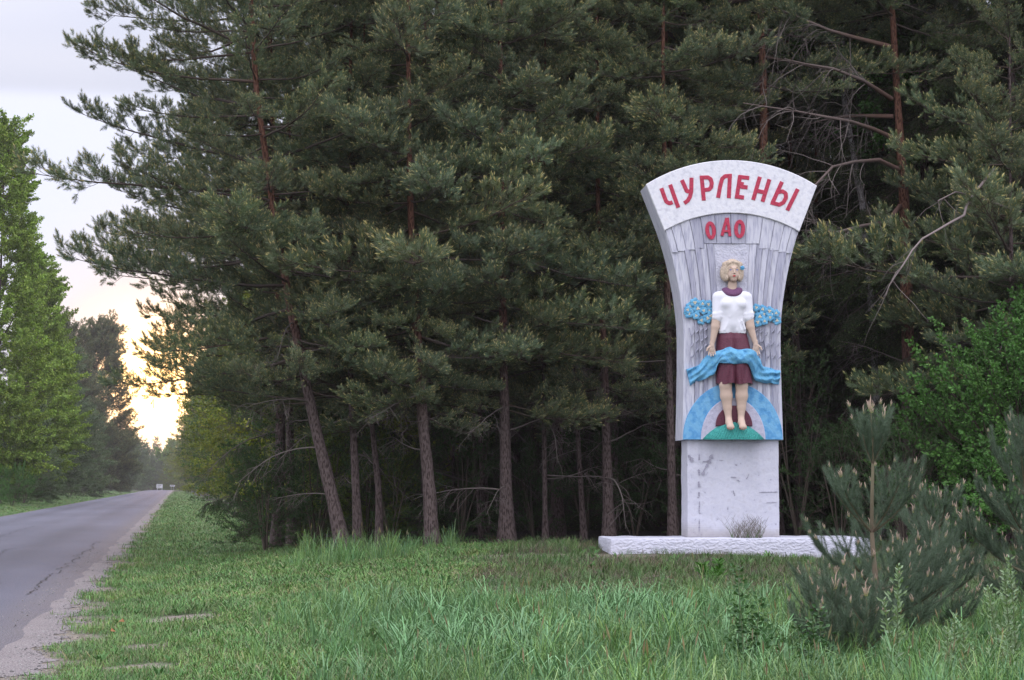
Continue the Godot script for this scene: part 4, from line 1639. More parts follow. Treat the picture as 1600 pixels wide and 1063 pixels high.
# a bush of boughs rising from one foot
func bush(called: String, at: Vector3, label: String, category: String, group: String, sets: Array, height: float, spread: float, count: int, tone := Color.WHITE, stems := true) -> Node3D:
	var t := thing(called, at, label, category, group)
	if stems:
		var s := Soup.new()
		for k in 5:
			var a := rnd(0, TAU)
			s.tube(bent(Vector3(0, -0.05, 0), Vector3(cos(a) * spread * 0.5, height, sin(a) * spread * 0.5), height * 0.8, 0.1, 5, 0.08), taper(0.012 + height * 0.006, 0.006, 6), 5, [Color(0.08, 0.065, 0.05)])
		obj("stem", s.mesh(M.twig), t)
	var places := []
	var tints := []
	for s in sets:
		places.append([])
		tints.append([])
	for i in count:
		var a := rnd(0, TAU)
		var v := pow(rng.randf(), 0.8)
		var girth := sqrt(maxf(1.0 - pow(v * 2.0 - 0.85, 2.0) * 0.62, 0.04))
		var r := spread * girth * sqrt(rng.randf()) * 0.75
		r *= 1.0 + 0.35 * sin(a * 3.0 + v * 5.0 + at.x)
		var p := Vector3(cos(a) * r, v * height * 0.86 + 0.1, sin(a) * r)
		var b := Basis(Vector3.UP, -a + rnd(-0.5, 0.5)) * Basis(Vector3.BACK, lerpf(0.1, 1.2, v) + rnd(-0.4, 0.4)) * Basis(Vector3.RIGHT, rnd(-1, 1))
		var w := rng.randi() % sets.size()
		places[w].append(Transform3D(b.scaled(Vector3.ONE * clampf(height * 0.2, 0.35, 1.3) * rnd(0.7, 1.2)), p))
		tints[w].append(tone * tint())
	for w in sets.size():
		if places[w].size():
			many("crown", sets[w], places[w], tints[w], t)
	return t


# a broad-leaved tree: trunk, limbs and a crown of boughs filling an uneven egg
func leaf_tree(called: String, at: Vector3, label: String, category: String, group: String, height: float, width: float, sets: Array, count: int, low := 0.12, pointed := 0.5, tone := Color.WHITE, size := 1.0) -> Node3D:
	var t := thing(called, at, label, category, group)
	var pts := straight(height * 0.97, height * 0.006)
	var r0 := 0.03 + height * 0.0075
	obj("trunk", trunk_soup(pts, r0, 0.015, 0.0, 60.0, 7).mesh(M.bark), t)
	var shape := FastNoiseLite.new()
	shape.seed = int(at.z * 13.0) & 1023
	shape.frequency = 1.0
	var places := []
	var tints := []
	for s in sets:
		places.append([])
		tints.append([])
	for i in count:
		var v := (i + rng.randf()) / count
		v = pow(v, 1.25)
		var a := rnd(0, TAU)
		var prof := minf(pow(v / 0.28 + 0.12, 0.6), 1.0) * pow(1.0 - v, lerpf(0.42, 0.9, pointed))
		var lump := 1.0 + 0.75 * shape.get_noise_3d(cos(a) * 1.1, v * height * 0.28, sin(a) * 1.1)
		var rim := width * prof * lump
		var f := pow(rng.randf(), 0.45)
		var p := point_at_height(pts, height * lerpf(low, 1.0, v)) + Vector3(cos(a), 0, sin(a)) * rim * f * 0.86
		p.y += rnd(-0.03, 0.03) * height
		var b := Basis(Vector3.UP, -a + rnd(-0.7, 0.7)) * Basis(Vector3.BACK, lerpf(0.1, 1.15, v * f) + rnd(-0.5, 0.5)) * Basis(Vector3.RIGHT, rnd(-1.5, 1.5))
		var w := rng.randi() % sets.size()
		places[w].append(Transform3D(b.scaled(Vector3.ONE * size * rnd(0.65, 1.25)), p))
		tints[w].append(tone * tint(0.75, 1.25))
	for w in sets.size():
		many("crown", sets[w], places[w], tints[w], t)
	for k in 6:
		var hh := height * lerpf(low + 0.05, 0.7, k / 6.0)
		var a := rnd(0, TAU)
		var s := Soup.new()
		s.tube(bent(point_at_height(pts, hh), Vector3(cos(a), 0.9, sin(a)), width * 0.85, 0.3, 5, 0.08), taper(r0 * 0.4, 0.012, 6), 5, [Color(0.09, 0.075, 0.06)])
		obj("limb", s.mesh(M.twig), t)
	return t


# ------------------------------------------------------------------ the wood
const COUNTED := ["first", "second", "third", "fourth", "fifth", "sixth", "seventh", "eighth", "ninth", "tenth", "eleventh", "twelfth", "thirteenth", "fourteenth", "fifteenth", "sixteenth", "seventeenth", "eighteenth"]
var shade_seen := {}


func shade_label(kind: String, x: float, d: float) -> String:   # where in the shade it is seen, by the landmark before it
	var px := 800.0 + x / d * 3400.0
	var where := "at the right edge of the wood"
	for e in [[520.0, "left of the leaning pine"], [640.0, "behind the two crossing trunks"], [735.0, "behind the pine with sawn stubs"], [835.0, "behind the upright stout pine"], [935.0, "behind the thin pole-like pine"], [1040.0, "left of the stele"], [1225.0, "behind the stele"], [1330.0, "right of the pedestal"], [1450.0, "behind the fox red pine"]]:
		if px < e[0]:
			where = e[1]
			break
	var key := kind + where
	shade_seen[key] = shade_seen.get(key, -1) + 1
	return "%s in the shade %s, %s one there" % [kind, where, COUNTED[shade_seen[key]]]


func row_label(text: String) -> String:
	shade_seen[text] = shade_seen.get(text, -1) + 1
	return text % COUNTED[shade_seen[text]]


func foot(px: float, d: float) -> Vector3:   # where a trunk stands: metres across and metres away
	return on_ground(px, -d)


func make_wood() -> void:
	var front := "pines along the front of the wood"
	var P := func(x: float, d: float, label: String, pts: Array, r: float, bits: Dictionary, sets := pine_boughs):
		bits["dead"] = bits.get("dead", 8)
		return tree("pine_tree", foot(x, d), label, "pine tree", front, pts, r, sets, bits)
	var V := func(x: float, y: float, z := 0.0): return Vector3(x, y, z)
	# the big leaning one whose boughs reach out over the verge
	P.call(-2.66, 35.0, "thick leaning pine nearest the road, its boughs reaching out over the verge", [V.call(0, -0.1), V.call(-0.25, 1.0), V.call(-0.52, 2.1), V.call(-0.85, 3.6, -0.1), V.call(-1.13, 5.0, -0.1), V.call(-1.5, 7.5), V.call(-1.7, 10.5), V.call(-1.75, 14.5)], 0.122, {"from": 2.6, "reach": 3.3, "left": 0.30, "red": 2.2, "dip": 0.0, "length": 3.9, "each": 5, "spacing": 0.42, "dead": 7}, long_boughs)
	P.call(-4.25, 39.5, "full boughed pine at the left corner of the wood, crown reaching low over the verge", [V.call(0, -0.1), V.call(0.05, 2.0), V.call(0.0, 5.0), V.call(-0.2, 9.0), V.call(-0.2, 15.0)], 0.12, {"from": 2.5, "reach": 3.2, "left": 0.12, "red": 2.0, "dip": 0.08, "length": 3.9, "each": 5, "spacing": 0.40}, long_boughs)
	P.call(-2.50, 35.7, "slim straight pine close behind the leaning pine, trunks crossing at the foot", [V.call(0, -0.1), V.call(-0.08, 1.5), V.call(-0.16, 3.0), V.call(-0.2, 7.0), V.call(-0.1, 12.5)], 0.085, {"from": 3.0, "reach": 2.2, "each": 4})
	P.call(-2.20, 36.3, "slender pine bowed slightly left, right of the two that cross", [V.call(0, -0.1), V.call(-0.02, 1.0), V.call(-0.15, 2.2), V.call(-0.28, 4.0), V.call(-0.3, 12.0)], 0.072, {"from": 2.6, "reach": 2.3, "each": 4})
	P.call(-1.27, 35.0, "stout pine with sawn branch stubs low on its reddish trunk", [V.call(0, -0.1), V.call(-0.06, 1.0), V.call(-0.17, 2.1), V.call(-0.30, 4.0), V.call(-0.38, 5.6), V.call(-0.42, 8.0), V.call(-0.4, 14.0)], 0.124, {"from": 2.3, "reach": 2.7, "red": 1.6, "each": 5, "spacing": 0.45})
	P.call(-0.08, 36.0, "upright stout pine standing halfway between the stubbed pine and the stele", [V.call(0, -0.1), V.call(-0.03, 1.4), V.call(-0.06, 3.0), V.call(-0.12, 7.0), V.call(-0.1, 14.5)], 0.128, {"from": 2.4, "reach": 2.7, "red": 1.8, "each": 5, "spacing": 0.46})
	P.call(0.57, 37.2, "thin pole-like pine with a pale grey trunk", [V.call(0, -0.1), V.call(-0.03, 3.0), V.call(0.02, 11.0)], 0.05, {"from": 2.4, "reach": 1.7, "each": 4})
	P.call(0.86, 41.5, "dark trunked pine set back behind the thin pole-like pine", [V.call(0, -0.1), V.call(0.0, 4.0), V.call(0.1, 15.5)], 0.13, {"from": 2.7, "reach": 2.7})
	P.call(1.26, 38.0, "thin pine leaning a little left, between two thicker ones left of the stele", [V.call(0, -0.1), V.call(-0.12, 2.0), V.call(-0.25, 4.0), V.call(-0.3, 12.0)], 0.055, {"from": 3.1, "reach": 1.9, "each": 4})
	P.call(1.65, 37.0, "straight pine just left of the stele with a low bough in new candles", [V.call(0, -0.1), V.call(-0.08, 3.0), V.call(-0.18, 5.4), V.call(-0.2, 13.5)], 0.098, {"from": 2.2, "reach": 2.2, "red": 1.8, "each": 5, "spacing": 0.46})
	P.call(2.72, 36.8, "slim dark pine half hidden by the left edge of the stele", [V.call(0, -0.1), V.call(-0.08, 4.0), V.call(-0.14, 8.0), V.call(-0.1, 13.5)], 0.078, {"from": 5.6, "reach": 2.1, "dead": 9})
	P.call(-0.55, 39.6, "very thin crooked pine in the shade behind the sawn stubs", [V.call(0, -0.1), V.call(-0.14, 1.6), V.call(-0.1, 4.0), V.call(-0.2, 9.0)], 0.04, {"from": 3.2, "reach": 1.5, "each": 3, "dead": 4})
	# tall fox red pine on the right
	var big = P.call(7.05, 38.5, "tall fox red pine at right with long bare limbs", [V.call(0, -0.1), V.call(-0.02, 3.0), V.call(-0.06, 6.0), V.call(-0.14, 7.4), V.call(-0.26, 10.0), V.call(-0.3, 17.0)], 0.155, {"from": 9.3, "reach": 3.2, "red": 1.6, "dead": 4, "length": 3.9, "each": 4}, long_boughs)
	var K := func(x: float, y: float, d: float) -> Vector3: return Vector3((x - 800.0) / 3400.0 * d, 1.35 + (758.0 - y) / 3400.0 * d, -d) - big.position
	var limbs := [
		[[1400, 212, 38.4], [1370, 198, 38.0], [1334, 186, 37.4], [1290, 178, 36.9], [1250, 170, 36.6], [1165, 157, 36.0]],
		[[1399, 150, 38.4], [1372, 132, 38.0], [1355, 121, 37.7], [1308, 102, 37.3], [1262, 94, 37.0], [1230, 86, 36.6]],
		[[1396, 66, 38.4], [1342, 52, 37.8], [1300, 40, 37.4], [1255, 20, 37.0], [1215, 4, 36.8]],
		[[1408, 262, 38.4], [1378, 247, 37.7], [1340, 250, 37.2], [1305, 258, 36.8], [1280, 284, 36.4], [1262, 300, 36.2]],
		[[1402, 178, 38.6], [1350, 177, 38.8], [1310, 179, 39.0], [1270, 190, 39.0]],
		[[1410, 320, 38.4], [1390, 346, 37.4], [1350, 352, 37.0], [1310, 362, 36.6], [1285, 358, 36.2], [1268, 342, 35.8]],
	]
	for l in limbs:
		var s := Soup.new()
		var pts := []
		for e in l:
			pts.append(K.call(e[0], e[1], e[2]))
		s.tube(pts, taper(0.045, 0.009, pts.size()), 6, [Color(0.17, 0.10, 0.075), Color(0.15, 0.10, 0.08), Color(0.13, 0.10, 0.09)], 0.08)
		for k in 13:
			var u := rnd(0.25, 1.0)
			var tw := bent(along(pts, u), Vector3(rnd(-1.0, 0.1), rnd(-0.9, 0.6), rnd(-0.7, 0.7)), rnd(0.5, 1.3), rnd(-1.2, 0.1), 6, 0.2)
			s.tube(tw, taper(0.010, 0.003, 7), 4, DEAD)
			for j in 5:
				s.tube(bent(along(tw, rnd(0.2, 1.0)), Vector3(rnd(-1, 0.4), rnd(-1, 0.4), rnd(-0.7, 0.7)), rnd(0.2, 0.6), -0.7, 4, 0.3), taper(0.0045, 0.002, 5), 3, DEAD)
		obj("bare_limb", s.mesh(M.twig), big)
	# a pale dead limb that hooks down on the right, and bare brush beside the pedestal
	var hook := tree("pine_tree", foot(8.35, 36.5), "pine at the right edge with a pale hooked bare limb", "pine tree", front, [Vector3(0, -0.1, 0), Vector3(0.05, 3, 0), Vector3(0.1, 8.6, 0)], 0.085, pine_boughs, {"from": 3.0, "reach": 3.0, "left": 0.25, "dead": 6, "each": 5, "spacing": 0.48, "red": 60.0, "dip": 0.0})
	for l in [[[1560, 262, 35.5], [1528, 299, 35.0], [1515, 320, 34.6], [1511, 335, 34.4], [1490, 346, 34.0], [1468, 359, 33.7], [1445, 372, 33.4], [1429, 390, 33.2], [1415, 412, 33.0], [1403, 429, 32.9], [1392, 446, 32.8], [1386, 462, 32.8]], [[1600, 330, 36.0], [1565, 318, 35.4], [1530, 305, 35.0], [1498, 298, 34.5], [1470, 312, 34.3]]]:
		var s := Soup.new()
		var pts := []
		for e in l:
			pts.append(K.call(e[0], e[1], e[2]) + big.position - hook.position)
		s.tube(pts, taper(0.026, 0.008, pts.size()), 6, [Color(0.15, 0.115, 0.10), Color(0.19, 0.155, 0.145)], 0.10)
		for k in 9:
			var tw := bent(along(pts, rnd(0.3, 1.0)), Vector3(rnd(-0.9, 0.5), rnd(-1, 0.1), rnd(-0.5, 0.5)), rnd(0.3, 0.9), -0.6, 5, 0.25)
			s.tube(tw, taper(0.008, 0.0025, 6), 3, DEAD)
		obj("bare_limb", s.mesh(M.twig), hook)
	# deeper rows
	var deep := "pines in the shade behind the front row"
	var n := 0
	for e in [[-4.0, 41.0], [-3.2, 44.5], [-1.9, 41.8], [-0.7, 43.5], [0.2, 46.0], [1.9, 43.0], [2.9, 41.2], [3.9, 43.8], [4.9, 41.0], [5.8, 44.0], [7.9, 43.4], [9.4, 41.5], [10.6, 38.5], [11.8, 43.5], [-2.6, 49.0], [0.9, 50.5], [3.2, 49.0], [6.8, 49.5], [9.0, 50.0], [12.5, 49.0], [14.5, 40.0], [13.2, 37.5], [16.0, 44.0], [17.5, 39.0], [15.0, 51.0], [18.0, 50.0], [4.3, 38.2], [-4.4, 56.0], [-1.4, 56.5], [1.8, 56.8], [5.0, 56.0], [8.0, 57.0], [11.0, 56.0]]:
		n += 1
		tree("pine_tree", foot(e[0] + rnd(-0.3, 0.3), e[1] + rnd(-0.5, 0.5)), shade_label("dim pine", e[0], e[1]), "pine tree", deep, straight(rnd(14.0, 19.0), 0.10, rnd(-0.02, 0.02)), rnd(0.07, 0.13), [pine_boughs[n % 6], pine_boughs[(n + 1) % 6], long_boughs[n % 4]], {"from": rnd(2.6, 4.4) if e[0] < 3.5 else rnd(8.0, 9.5), "reach": rnd(2.4, 3.1), "each": 5, "spacing": 0.5, "dead": 4 if e[0] < 3.5 else 16})
	# spruces at the upper right and between the trunks
	for e in [[7.75, 40.2, 17.0, "dark spruce with drooping sprays behind the fox red pine"], [8.9, 38.4, 16.0, "dark spruce with drooping sprays at the right edge of the wood"], [5.4, 46.5, 15.0, "dark spruce in the shade right behind the stele"], [11.4, 41.0, 17.0, "dark spruce past the right edge of the wood, outermost but one"], [13.6, 42.5, 16.0, "dark spruce outermost on the right side of the wood"]]:
		tree("spruce_tree", foot(e[0], e[1]), e[3], "spruce tree", "spruces among the pines", straight(e[2], 0.05), 0.14, spruce_boughs, {"from": 1.2, "reach": 3.0, "length": 2.4, "dip": -0.25, "rise": 0.3, "shape": 0.9, "spacing": 0.34, "each": 6, "red": 60.0})
	var nn := 0
	for e in [[-2.9, 41.5, 4.5], [-1.2, 44.5, 5.0], [0.6, 45.5, 4.5], [2.4, 46.5, 6.0], [-5.2, 50.5, 8.0], [4.4, 50.0, 7.0], [7.4, 47.0, 8.0], [-3.4, 53.0, 7.0], [0.0, 53.0, 8.0], [9.8, 46.0, 8.0], [-6.0, 60.0, 11.0], [-3.8, 61.5, 12.0], [-1.6, 60.0, 12.0], [0.6, 61.5, 11.0], [2.8, 60.0, 12.0], [5.0, 61.5, 12.0], [7.2, 60.0, 12.0], [9.4, 61.5, 12.0], [11.6, 60.0, 12.0], [13.8, 61.0, 12.0], [-2.7, 57.0, 9.0], [1.7, 55.0, 9.0], [4.0, 57.5, 10.0], [6.3, 54.5, 9.0], [8.5, 56.0, 9.0], [11.0, 54.0, 9.0], [13.0, 56.5, 9.0], [4.6, 52.5, 13.0], [6.2, 50.5, 14.0], [7.9, 52.5, 14.0], [9.4, 50.8, 13.0], [5.6, 65.0, 18.0], [7.6, 65.5, 18.0], [9.8, 65.0, 18.0], [12.2, 65.0, 18.0]]:
		nn += 1
		tree("spruce_tree", foot(e[0], e[1]), shade_label("young dark spruce", e[0], e[1]), "spruce tree", "young spruces deep in the wood", straight(e[2], 0.03), 0.05, spruce_boughs, {"from": 0.3, "reach": 1.3 + 0.13 * e[2], "length": 2.4, "dip": -0.3, "rise": 0.2, "shape": 0.8, "spacing": 0.3, "each": 5, "red": 60.0, "sides": 6})
	# one birch stem behind the bare limbs
	var birch := thing("birch_tree", foot(6.35, 40.3), "pale thin birch stem leaning behind the bare limbs", "birch tree")
	var bs := Soup.new()
	var bp := [Vector3(0.5, -0.1, 0), Vector3(0.35, 4.0, 0), Vector3(0.18, 6.2, 0), Vector3(-0.15, 8.2, 0), Vector3(-0.2, 12.0, 0)]
	bs.tube(bp, [0.075, 0.065, 0.058, 0.05, 0.02], 8, [Color(0.22, 0.21, 0.20), Color(0.36, 0.35, 0.34), Color(0.42, 0.41, 0.40), Color(0.36, 0.35, 0.34)], 0.05)
	obj("trunk", bs.mesh(M.bark), birch)
	var bl := []
	var bt := []
	for i in 30:
		bl.append(Transform3D(Basis(Vector3.UP, rnd(0, TAU)) * Basis(Vector3.BACK, rnd(-0.3, 0.6)), Vector3(0, rnd(6.5, 12.0), 0)))
		bt.append(tint(0.5, 0.8))
	many("crown", leaf_sets.bush[0], bl, bt, birch)
	# low leafy growth in the shade
	nn = 0
	for e in [[-2.1, 38.2, 1.6, 0.9], [-0.9, 38.6, 2.0, 1.0], [0.4, 39.6, 1.5, 0.9], [1.4, 41.0, 1.8, 1.0], [3.4, 38.4, 2.2, 1.2], [4.9, 37.4, 2.8, 1.1], [5.4, 35.8, 1.8, 0.8], [-3.6, 40.0, 2.4, 1.3], [-4.3, 44.5, 2.6, 1.4], [2.2, 39.0, 1.4, 0.8]]:
		nn += 1
		bush("undergrowth_shrub", foot(e[0], e[1]), shade_label("low leafy shrub", e[0], e[1]), "shrub", "shrubs under the pines", leaf_sets.dark_bush, e[2], e[3], 70)
	bush("undergrowth_shrub", foot(-4.35, 38.6), "dark leafy shrub hiding the foot of the corner pine", "shrub", "shrubs under the pines", leaf_sets.dark_bush, 1.5, 0.8, 170)
	# the bright leafy bush on the right
	bush("leafy_bush", foot(7.75, 33.4), "large bright green leafy bush behind the young pines at right", "bush", "", leaf_sets.bush, 3.0, 1.35, 300)
	bush("leafy_bush", foot(9.15, 34.4), "tall bright green leafy bush cut off by the right edge", "bush", "", leaf_sets.bush, 3.6, 1.45, 280)
	bush("leafy_bush", foot(11.2, 35.0), "bright leafy bush beyond the right edge of the picture", "bush", "", leaf_sets.bush, 3.4, 1.7, 240)
	bush("leafy_bush", foot(6.0, 33.4), "low green leafy bush between the young pine and the pedestal", "bush", "", leaf_sets.dark_bush, 1.7, 0.8, 110)


# ------------------------------------------------------------------ trees along the road
func make_roadside() -> void:
	var edge_group := "leafy trees along the right side of the road"
	var n := 0
	# right edge of the wood, running off beside the road
	for e in [[3.9, 48.0, 5.5, 1.7, "yellow"], [4.3, 53.0, 7.5, 2.1, "yellow"], [4.1, 58.0, 6.0, 1.9, "dark_bush"], [4.7, 63.0, 9.0, 2.4, "yellow"], [4.2, 70.0, 7.5, 2.2, "yellow"], [4.5, 79.0, 9.5, 2.6, "dark_bush"], [4.2, 90.0, 10.0, 2.8, "yellow"], [4.2, 103.0, 11.0, 3.0, "yellow"], [3.9, 118.0, 11.0, 3.0, "dark_bush"], [4.4, 138.0, 12.0, 3.2, "yellow"], [4.4, 162.0, 13.0, 3.4, "yellow"], [4.4, 190.0, 14.0, 3.6, "dark_bush"], [4.8, 225.0, 14.0, 4.0, "yellow"], [5.0, 270.0, 15.0, 4.4, "yellow"], [5.4, 330.0, 16.0, 5.0, "dark_bush"], [5.8, 400.0, 17.0, 5.4, "yellow"], [6.4, 480.0, 17.0, 6.0, "yellow"]]:
		n += 1
		var at := spot(e[0], e[1])
		leaf_tree("roadside_tree", at, row_label("%s yellow green tree, from the near end, in the row right of the road" if e[4] == "yellow" else "%s dark leafy tree, from the near end, in the row right of the road"), "leafy tree", edge_group, e[2], e[3], leaf_sets[e[4]], 150 + int(e[2] * 9.0), 0.03 if e[1] < 75.0 else 0.06, 0.35, Color(1.25, 1.15, 1.0), 0.75 + e[1] * 0.004)
	# low dark shrubs at their feet
	for e in [[3.2, 43.0, 1.7, 0.9], [3.0, 50.0, 1.9, 1.0], [3.1, 56.0, 2.0, 1.1], [3.2, 65.0, 2.2, 1.3], [3.3, 75.0, 2.4, 1.5], [3.4, 86.0, 2.6, 1.7], [3.5, 40.5, 1.8, 0.8]]:
		bush("roadside_shrub", spot(e[0], e[1]), row_label("low yellow green shrub at the foot of the wood, %s along the right verge"), "shrub", "shrubs along the right verge", leaf_sets.yellow, e[2], e[3], 130, Color(0.85, 0.95, 0.85))
	# pines and spruces behind that row
	for i in 14:
		var t := 48.0 + i * i * 1.6 + i * 6.0
		tree("pine_tree", spot(rnd(5.5, 8.0), t), row_label("%s pine, from the near end, behind the leafy row right of the road"), "pine tree", "pines behind the roadside row", straight(rnd(14, 18), 0.1), 0.12, [long_boughs[i % 4], pine_boughs[i % 6]], {"from": 2.5, "reach": 3.0 + t * 0.006, "each": 5, "spacing": 0.55, "sides": 6})
	# left side of the road
	leaf_tree("birch_tree", spot(-11.0, 138.0), "tall spring green birch with a pointed top left of the road", "birch tree", "", 23.0, 3.5, leaf_sets.birch, 820, 0.10, 0.8, Color(1.75, 1.42, 1.7))
	leaf_tree("birch_tree", spot(-10.0, 163.0), "second spring green birch, lower and nearer the road than the tall one", "birch tree", "", 17.5, 3.0, leaf_sets.birch, 640, 0.12, 0.75, Color(1.75, 1.42, 1.7))
	leaf_tree("birch_tree", spot(-15.5, 128.0), "spring green birch cut off by the left edge of the picture", "birch tree", "", 20.0, 3.6, leaf_sets.birch, 640, 0.10, 0.7, Color(1.75, 1.42, 1.7))
	leaf_tree("willow_tree", spot(-11.5, 205.0), "grey green willow, broad and round, left of the road", "willow tree", "", 14.0, 4.4, leaf_sets.willow, 420, 0.08, 0.15, Color.WHITE, 1.2)
	leaf_tree("willow_tree", spot(-10.5, 150.0), "low grey green willow at the foot of the birches", "willow tree", "", 5.5, 2.2, leaf_sets.willow, 160, 0.05, 0.1)
	leaf_tree("willow_tree", spot(-10.8, 240.0), "smaller grey green willow between the broad willow and the tall pine", "willow tree", "", 9.0, 3.2, leaf_sets.willow, 260, 0.06, 0.1, Color.WHITE, 1.2)
	leaf_tree("pine_tree", spot(-10.2, 300.0), "tall dark pine left of the road beside the sunset", "pine tree", "", 22.0, 4.4, pine_boughs, 700, 0.06, 0.45, Color(0.85, 0.85, 0.8), 1.2)
	leaf_tree("pine_tree", spot(-14.0, 275.0), "second dark pine, half behind the tall one by the sunset", "pine tree", "", 20.0, 4.2, pine_boughs, 600, 0.06, 0.45, Color(0.85, 0.85, 0.8), 1.2)
	for e in [[-14.5, 172.0, 13.0], [-17.0, 150.0, 14.0], [-16.0, 200.0, 15.0], [-19.0, 185.0, 16.0], [-16.5, 232.0, 16.0], [-22.0, 215.0, 17.0], [-13.5, 330.0, 15.0], [-17.0, 300.0, 17.0]]:
		tree("spruce_tree", spot(e[0], e[1]), row_label("%s dark spruce behind the birches and willows left of the road"), "spruce tree", "spruces left of the road", straight(e[2], 0.06), 0.15, spruce_boughs, {"from": 0.6, "reach": 3.4, "length": 2.4, "dip": -0.2, "rise": 0.3, "shape": 0.85, "spacing": 0.5, "each": 7, "red": 60.0, "sides": 6})
	for e in [[-9.3, 120.0, 1.8, 1.2], [-9.2, 134.0, 2.2, 1.4], [-9.4, 147.0, 2.0, 1.5], [-9.3, 165.0, 2.6, 1.8], [-9.6, 185.0, 3.0, 2.0], [-9.6, 215.0, 3.2, 2.2], [-10.0, 255.0, 3.4, 2.6], [-10.5, 300.0, 4.0, 3.0]]:
		bush("roadside_shrub", spot(e[0] - 0.6, e[1]), row_label("leafy shrub on the left verge, %s from the near end"), "shrub", "shrubs along the left verge", leaf_sets.willow if e[1] > 150.0 else leaf_sets.bush, e[2], e[3], 90, Color(0.8, 0.85, 0.8))
	# where the road dips out of sight
	for e in [[-11.5, 390.0, 9.0, 4.6, "willow"], [-12.0, 450.0, 11.0, 5.4, "willow"], [-10.5, 520.0, 10.5, 5.0, "willow"], [-13.0, 590.0, 15.0, 6.0, "yellow"], [-8.0, 620.0, 9.0, 5.0, "willow"], [-4.0, 640.0, 11.0, 5.6, "birch"], [0.5, 610.0, 10.0, 5.0, "yellow"], [-1.0, 690.0, 15.0, 6.0, "birch"], [5.0, 630.0, 14.0, 5.6, "yellow"], [8.0, 570.0, 15.0, 6.0, "dark_bush"], [-16.0, 660.0, 16.0, 6.5, "birch"], [3.0, 720.0, 13.0, 6.0, "birch"]]:
		leaf_tree("far_tree", spot(e[0], e[1]), row_label("%s rounded leafy tree closing the view at the far end of the road"), "leafy tree", "trees at the far end of the road", e[2], e[3], leaf_sets[e[4]], 260, 0.04, 0.15, Color.WHITE, 1.6)
	for e in [[-6.5, 680.0, 16.5], [-9.5, 700.0, 15.0], [-12.5, 715.0, 16.0], [-3.0, 740.0, 15.0], [7.0, 700.0, 16.0], [-19.0, 720.0, 17.0]]:
		tree("pine_tree", spot(e[0], e[1]), row_label("%s far dark pine standing against the sunset"), "pine tree", "far pines against the sunset", straight(e[2], 0.1), 0.2, pine_boughs, {"from": 3.0, "reach": 4.4, "each": 8, "spacing": 0.7, "shape": 0.55, "sides": 6})
	# road signs at the far end
	var s := thing("road_sign", spot(-4.4, 556.0), "white two-legged information board far down the road", "road sign")
	var p := Soup.new()
	p.box(Vector3(-0.78, 0.55, -0.04), Vector3(0.78, 1.50, 0.0), Color.WHITE)
	obj("board", p.mesh(M.sign_white), s)
	for x in [-0.55, 0.62]:
		p = Soup.new()
		p.box(Vector3(x - 0.06, -0.1, -0.12), Vector3(x + 0.06, 1.6, -0.042), Color.WHITE)
		obj("post", p.mesh(M.sign_white), s)
	for k in 2:
		p = Soup.new()
		p.box(Vector3(-0.55, 1.12 - 0.34 * k, 0.001), Vector3(0.45 - 0.3 * k, 1.22 - 0.34 * k, 0.008), Color.WHITE)
		obj("text_line", p.mesh(M.sign_ink), s)
	s = thing("road_sign", spot(-1.2, 560.0), "small white place name sign on two thin posts right of the far board", "road sign")
	p = Soup.new()
	p.box(Vector3(-0.62, 0.95, -0.03), Vector3(0.62, 1.35, 0.0), Color.WHITE)
	obj("board", p.mesh(M.sign_white), s)
	p = Soup.new()
	p.box(Vector3(-0.4, 1.10, 0.001), Vector3(0.4, 1.20, 0.008), Color.WHITE)
	obj("text_line", p.mesh(M.sign_ink), s)
	for x in [-0.3, 0.3]:
		p = Soup.new()
		p.tube([Vector3(x, -0.1, -0.06), Vector3(x, 1.3, -0.06)], [0.035, 0.035], 6, [Color.WHITE])
		obj("post", p.mesh(M.steel), s)


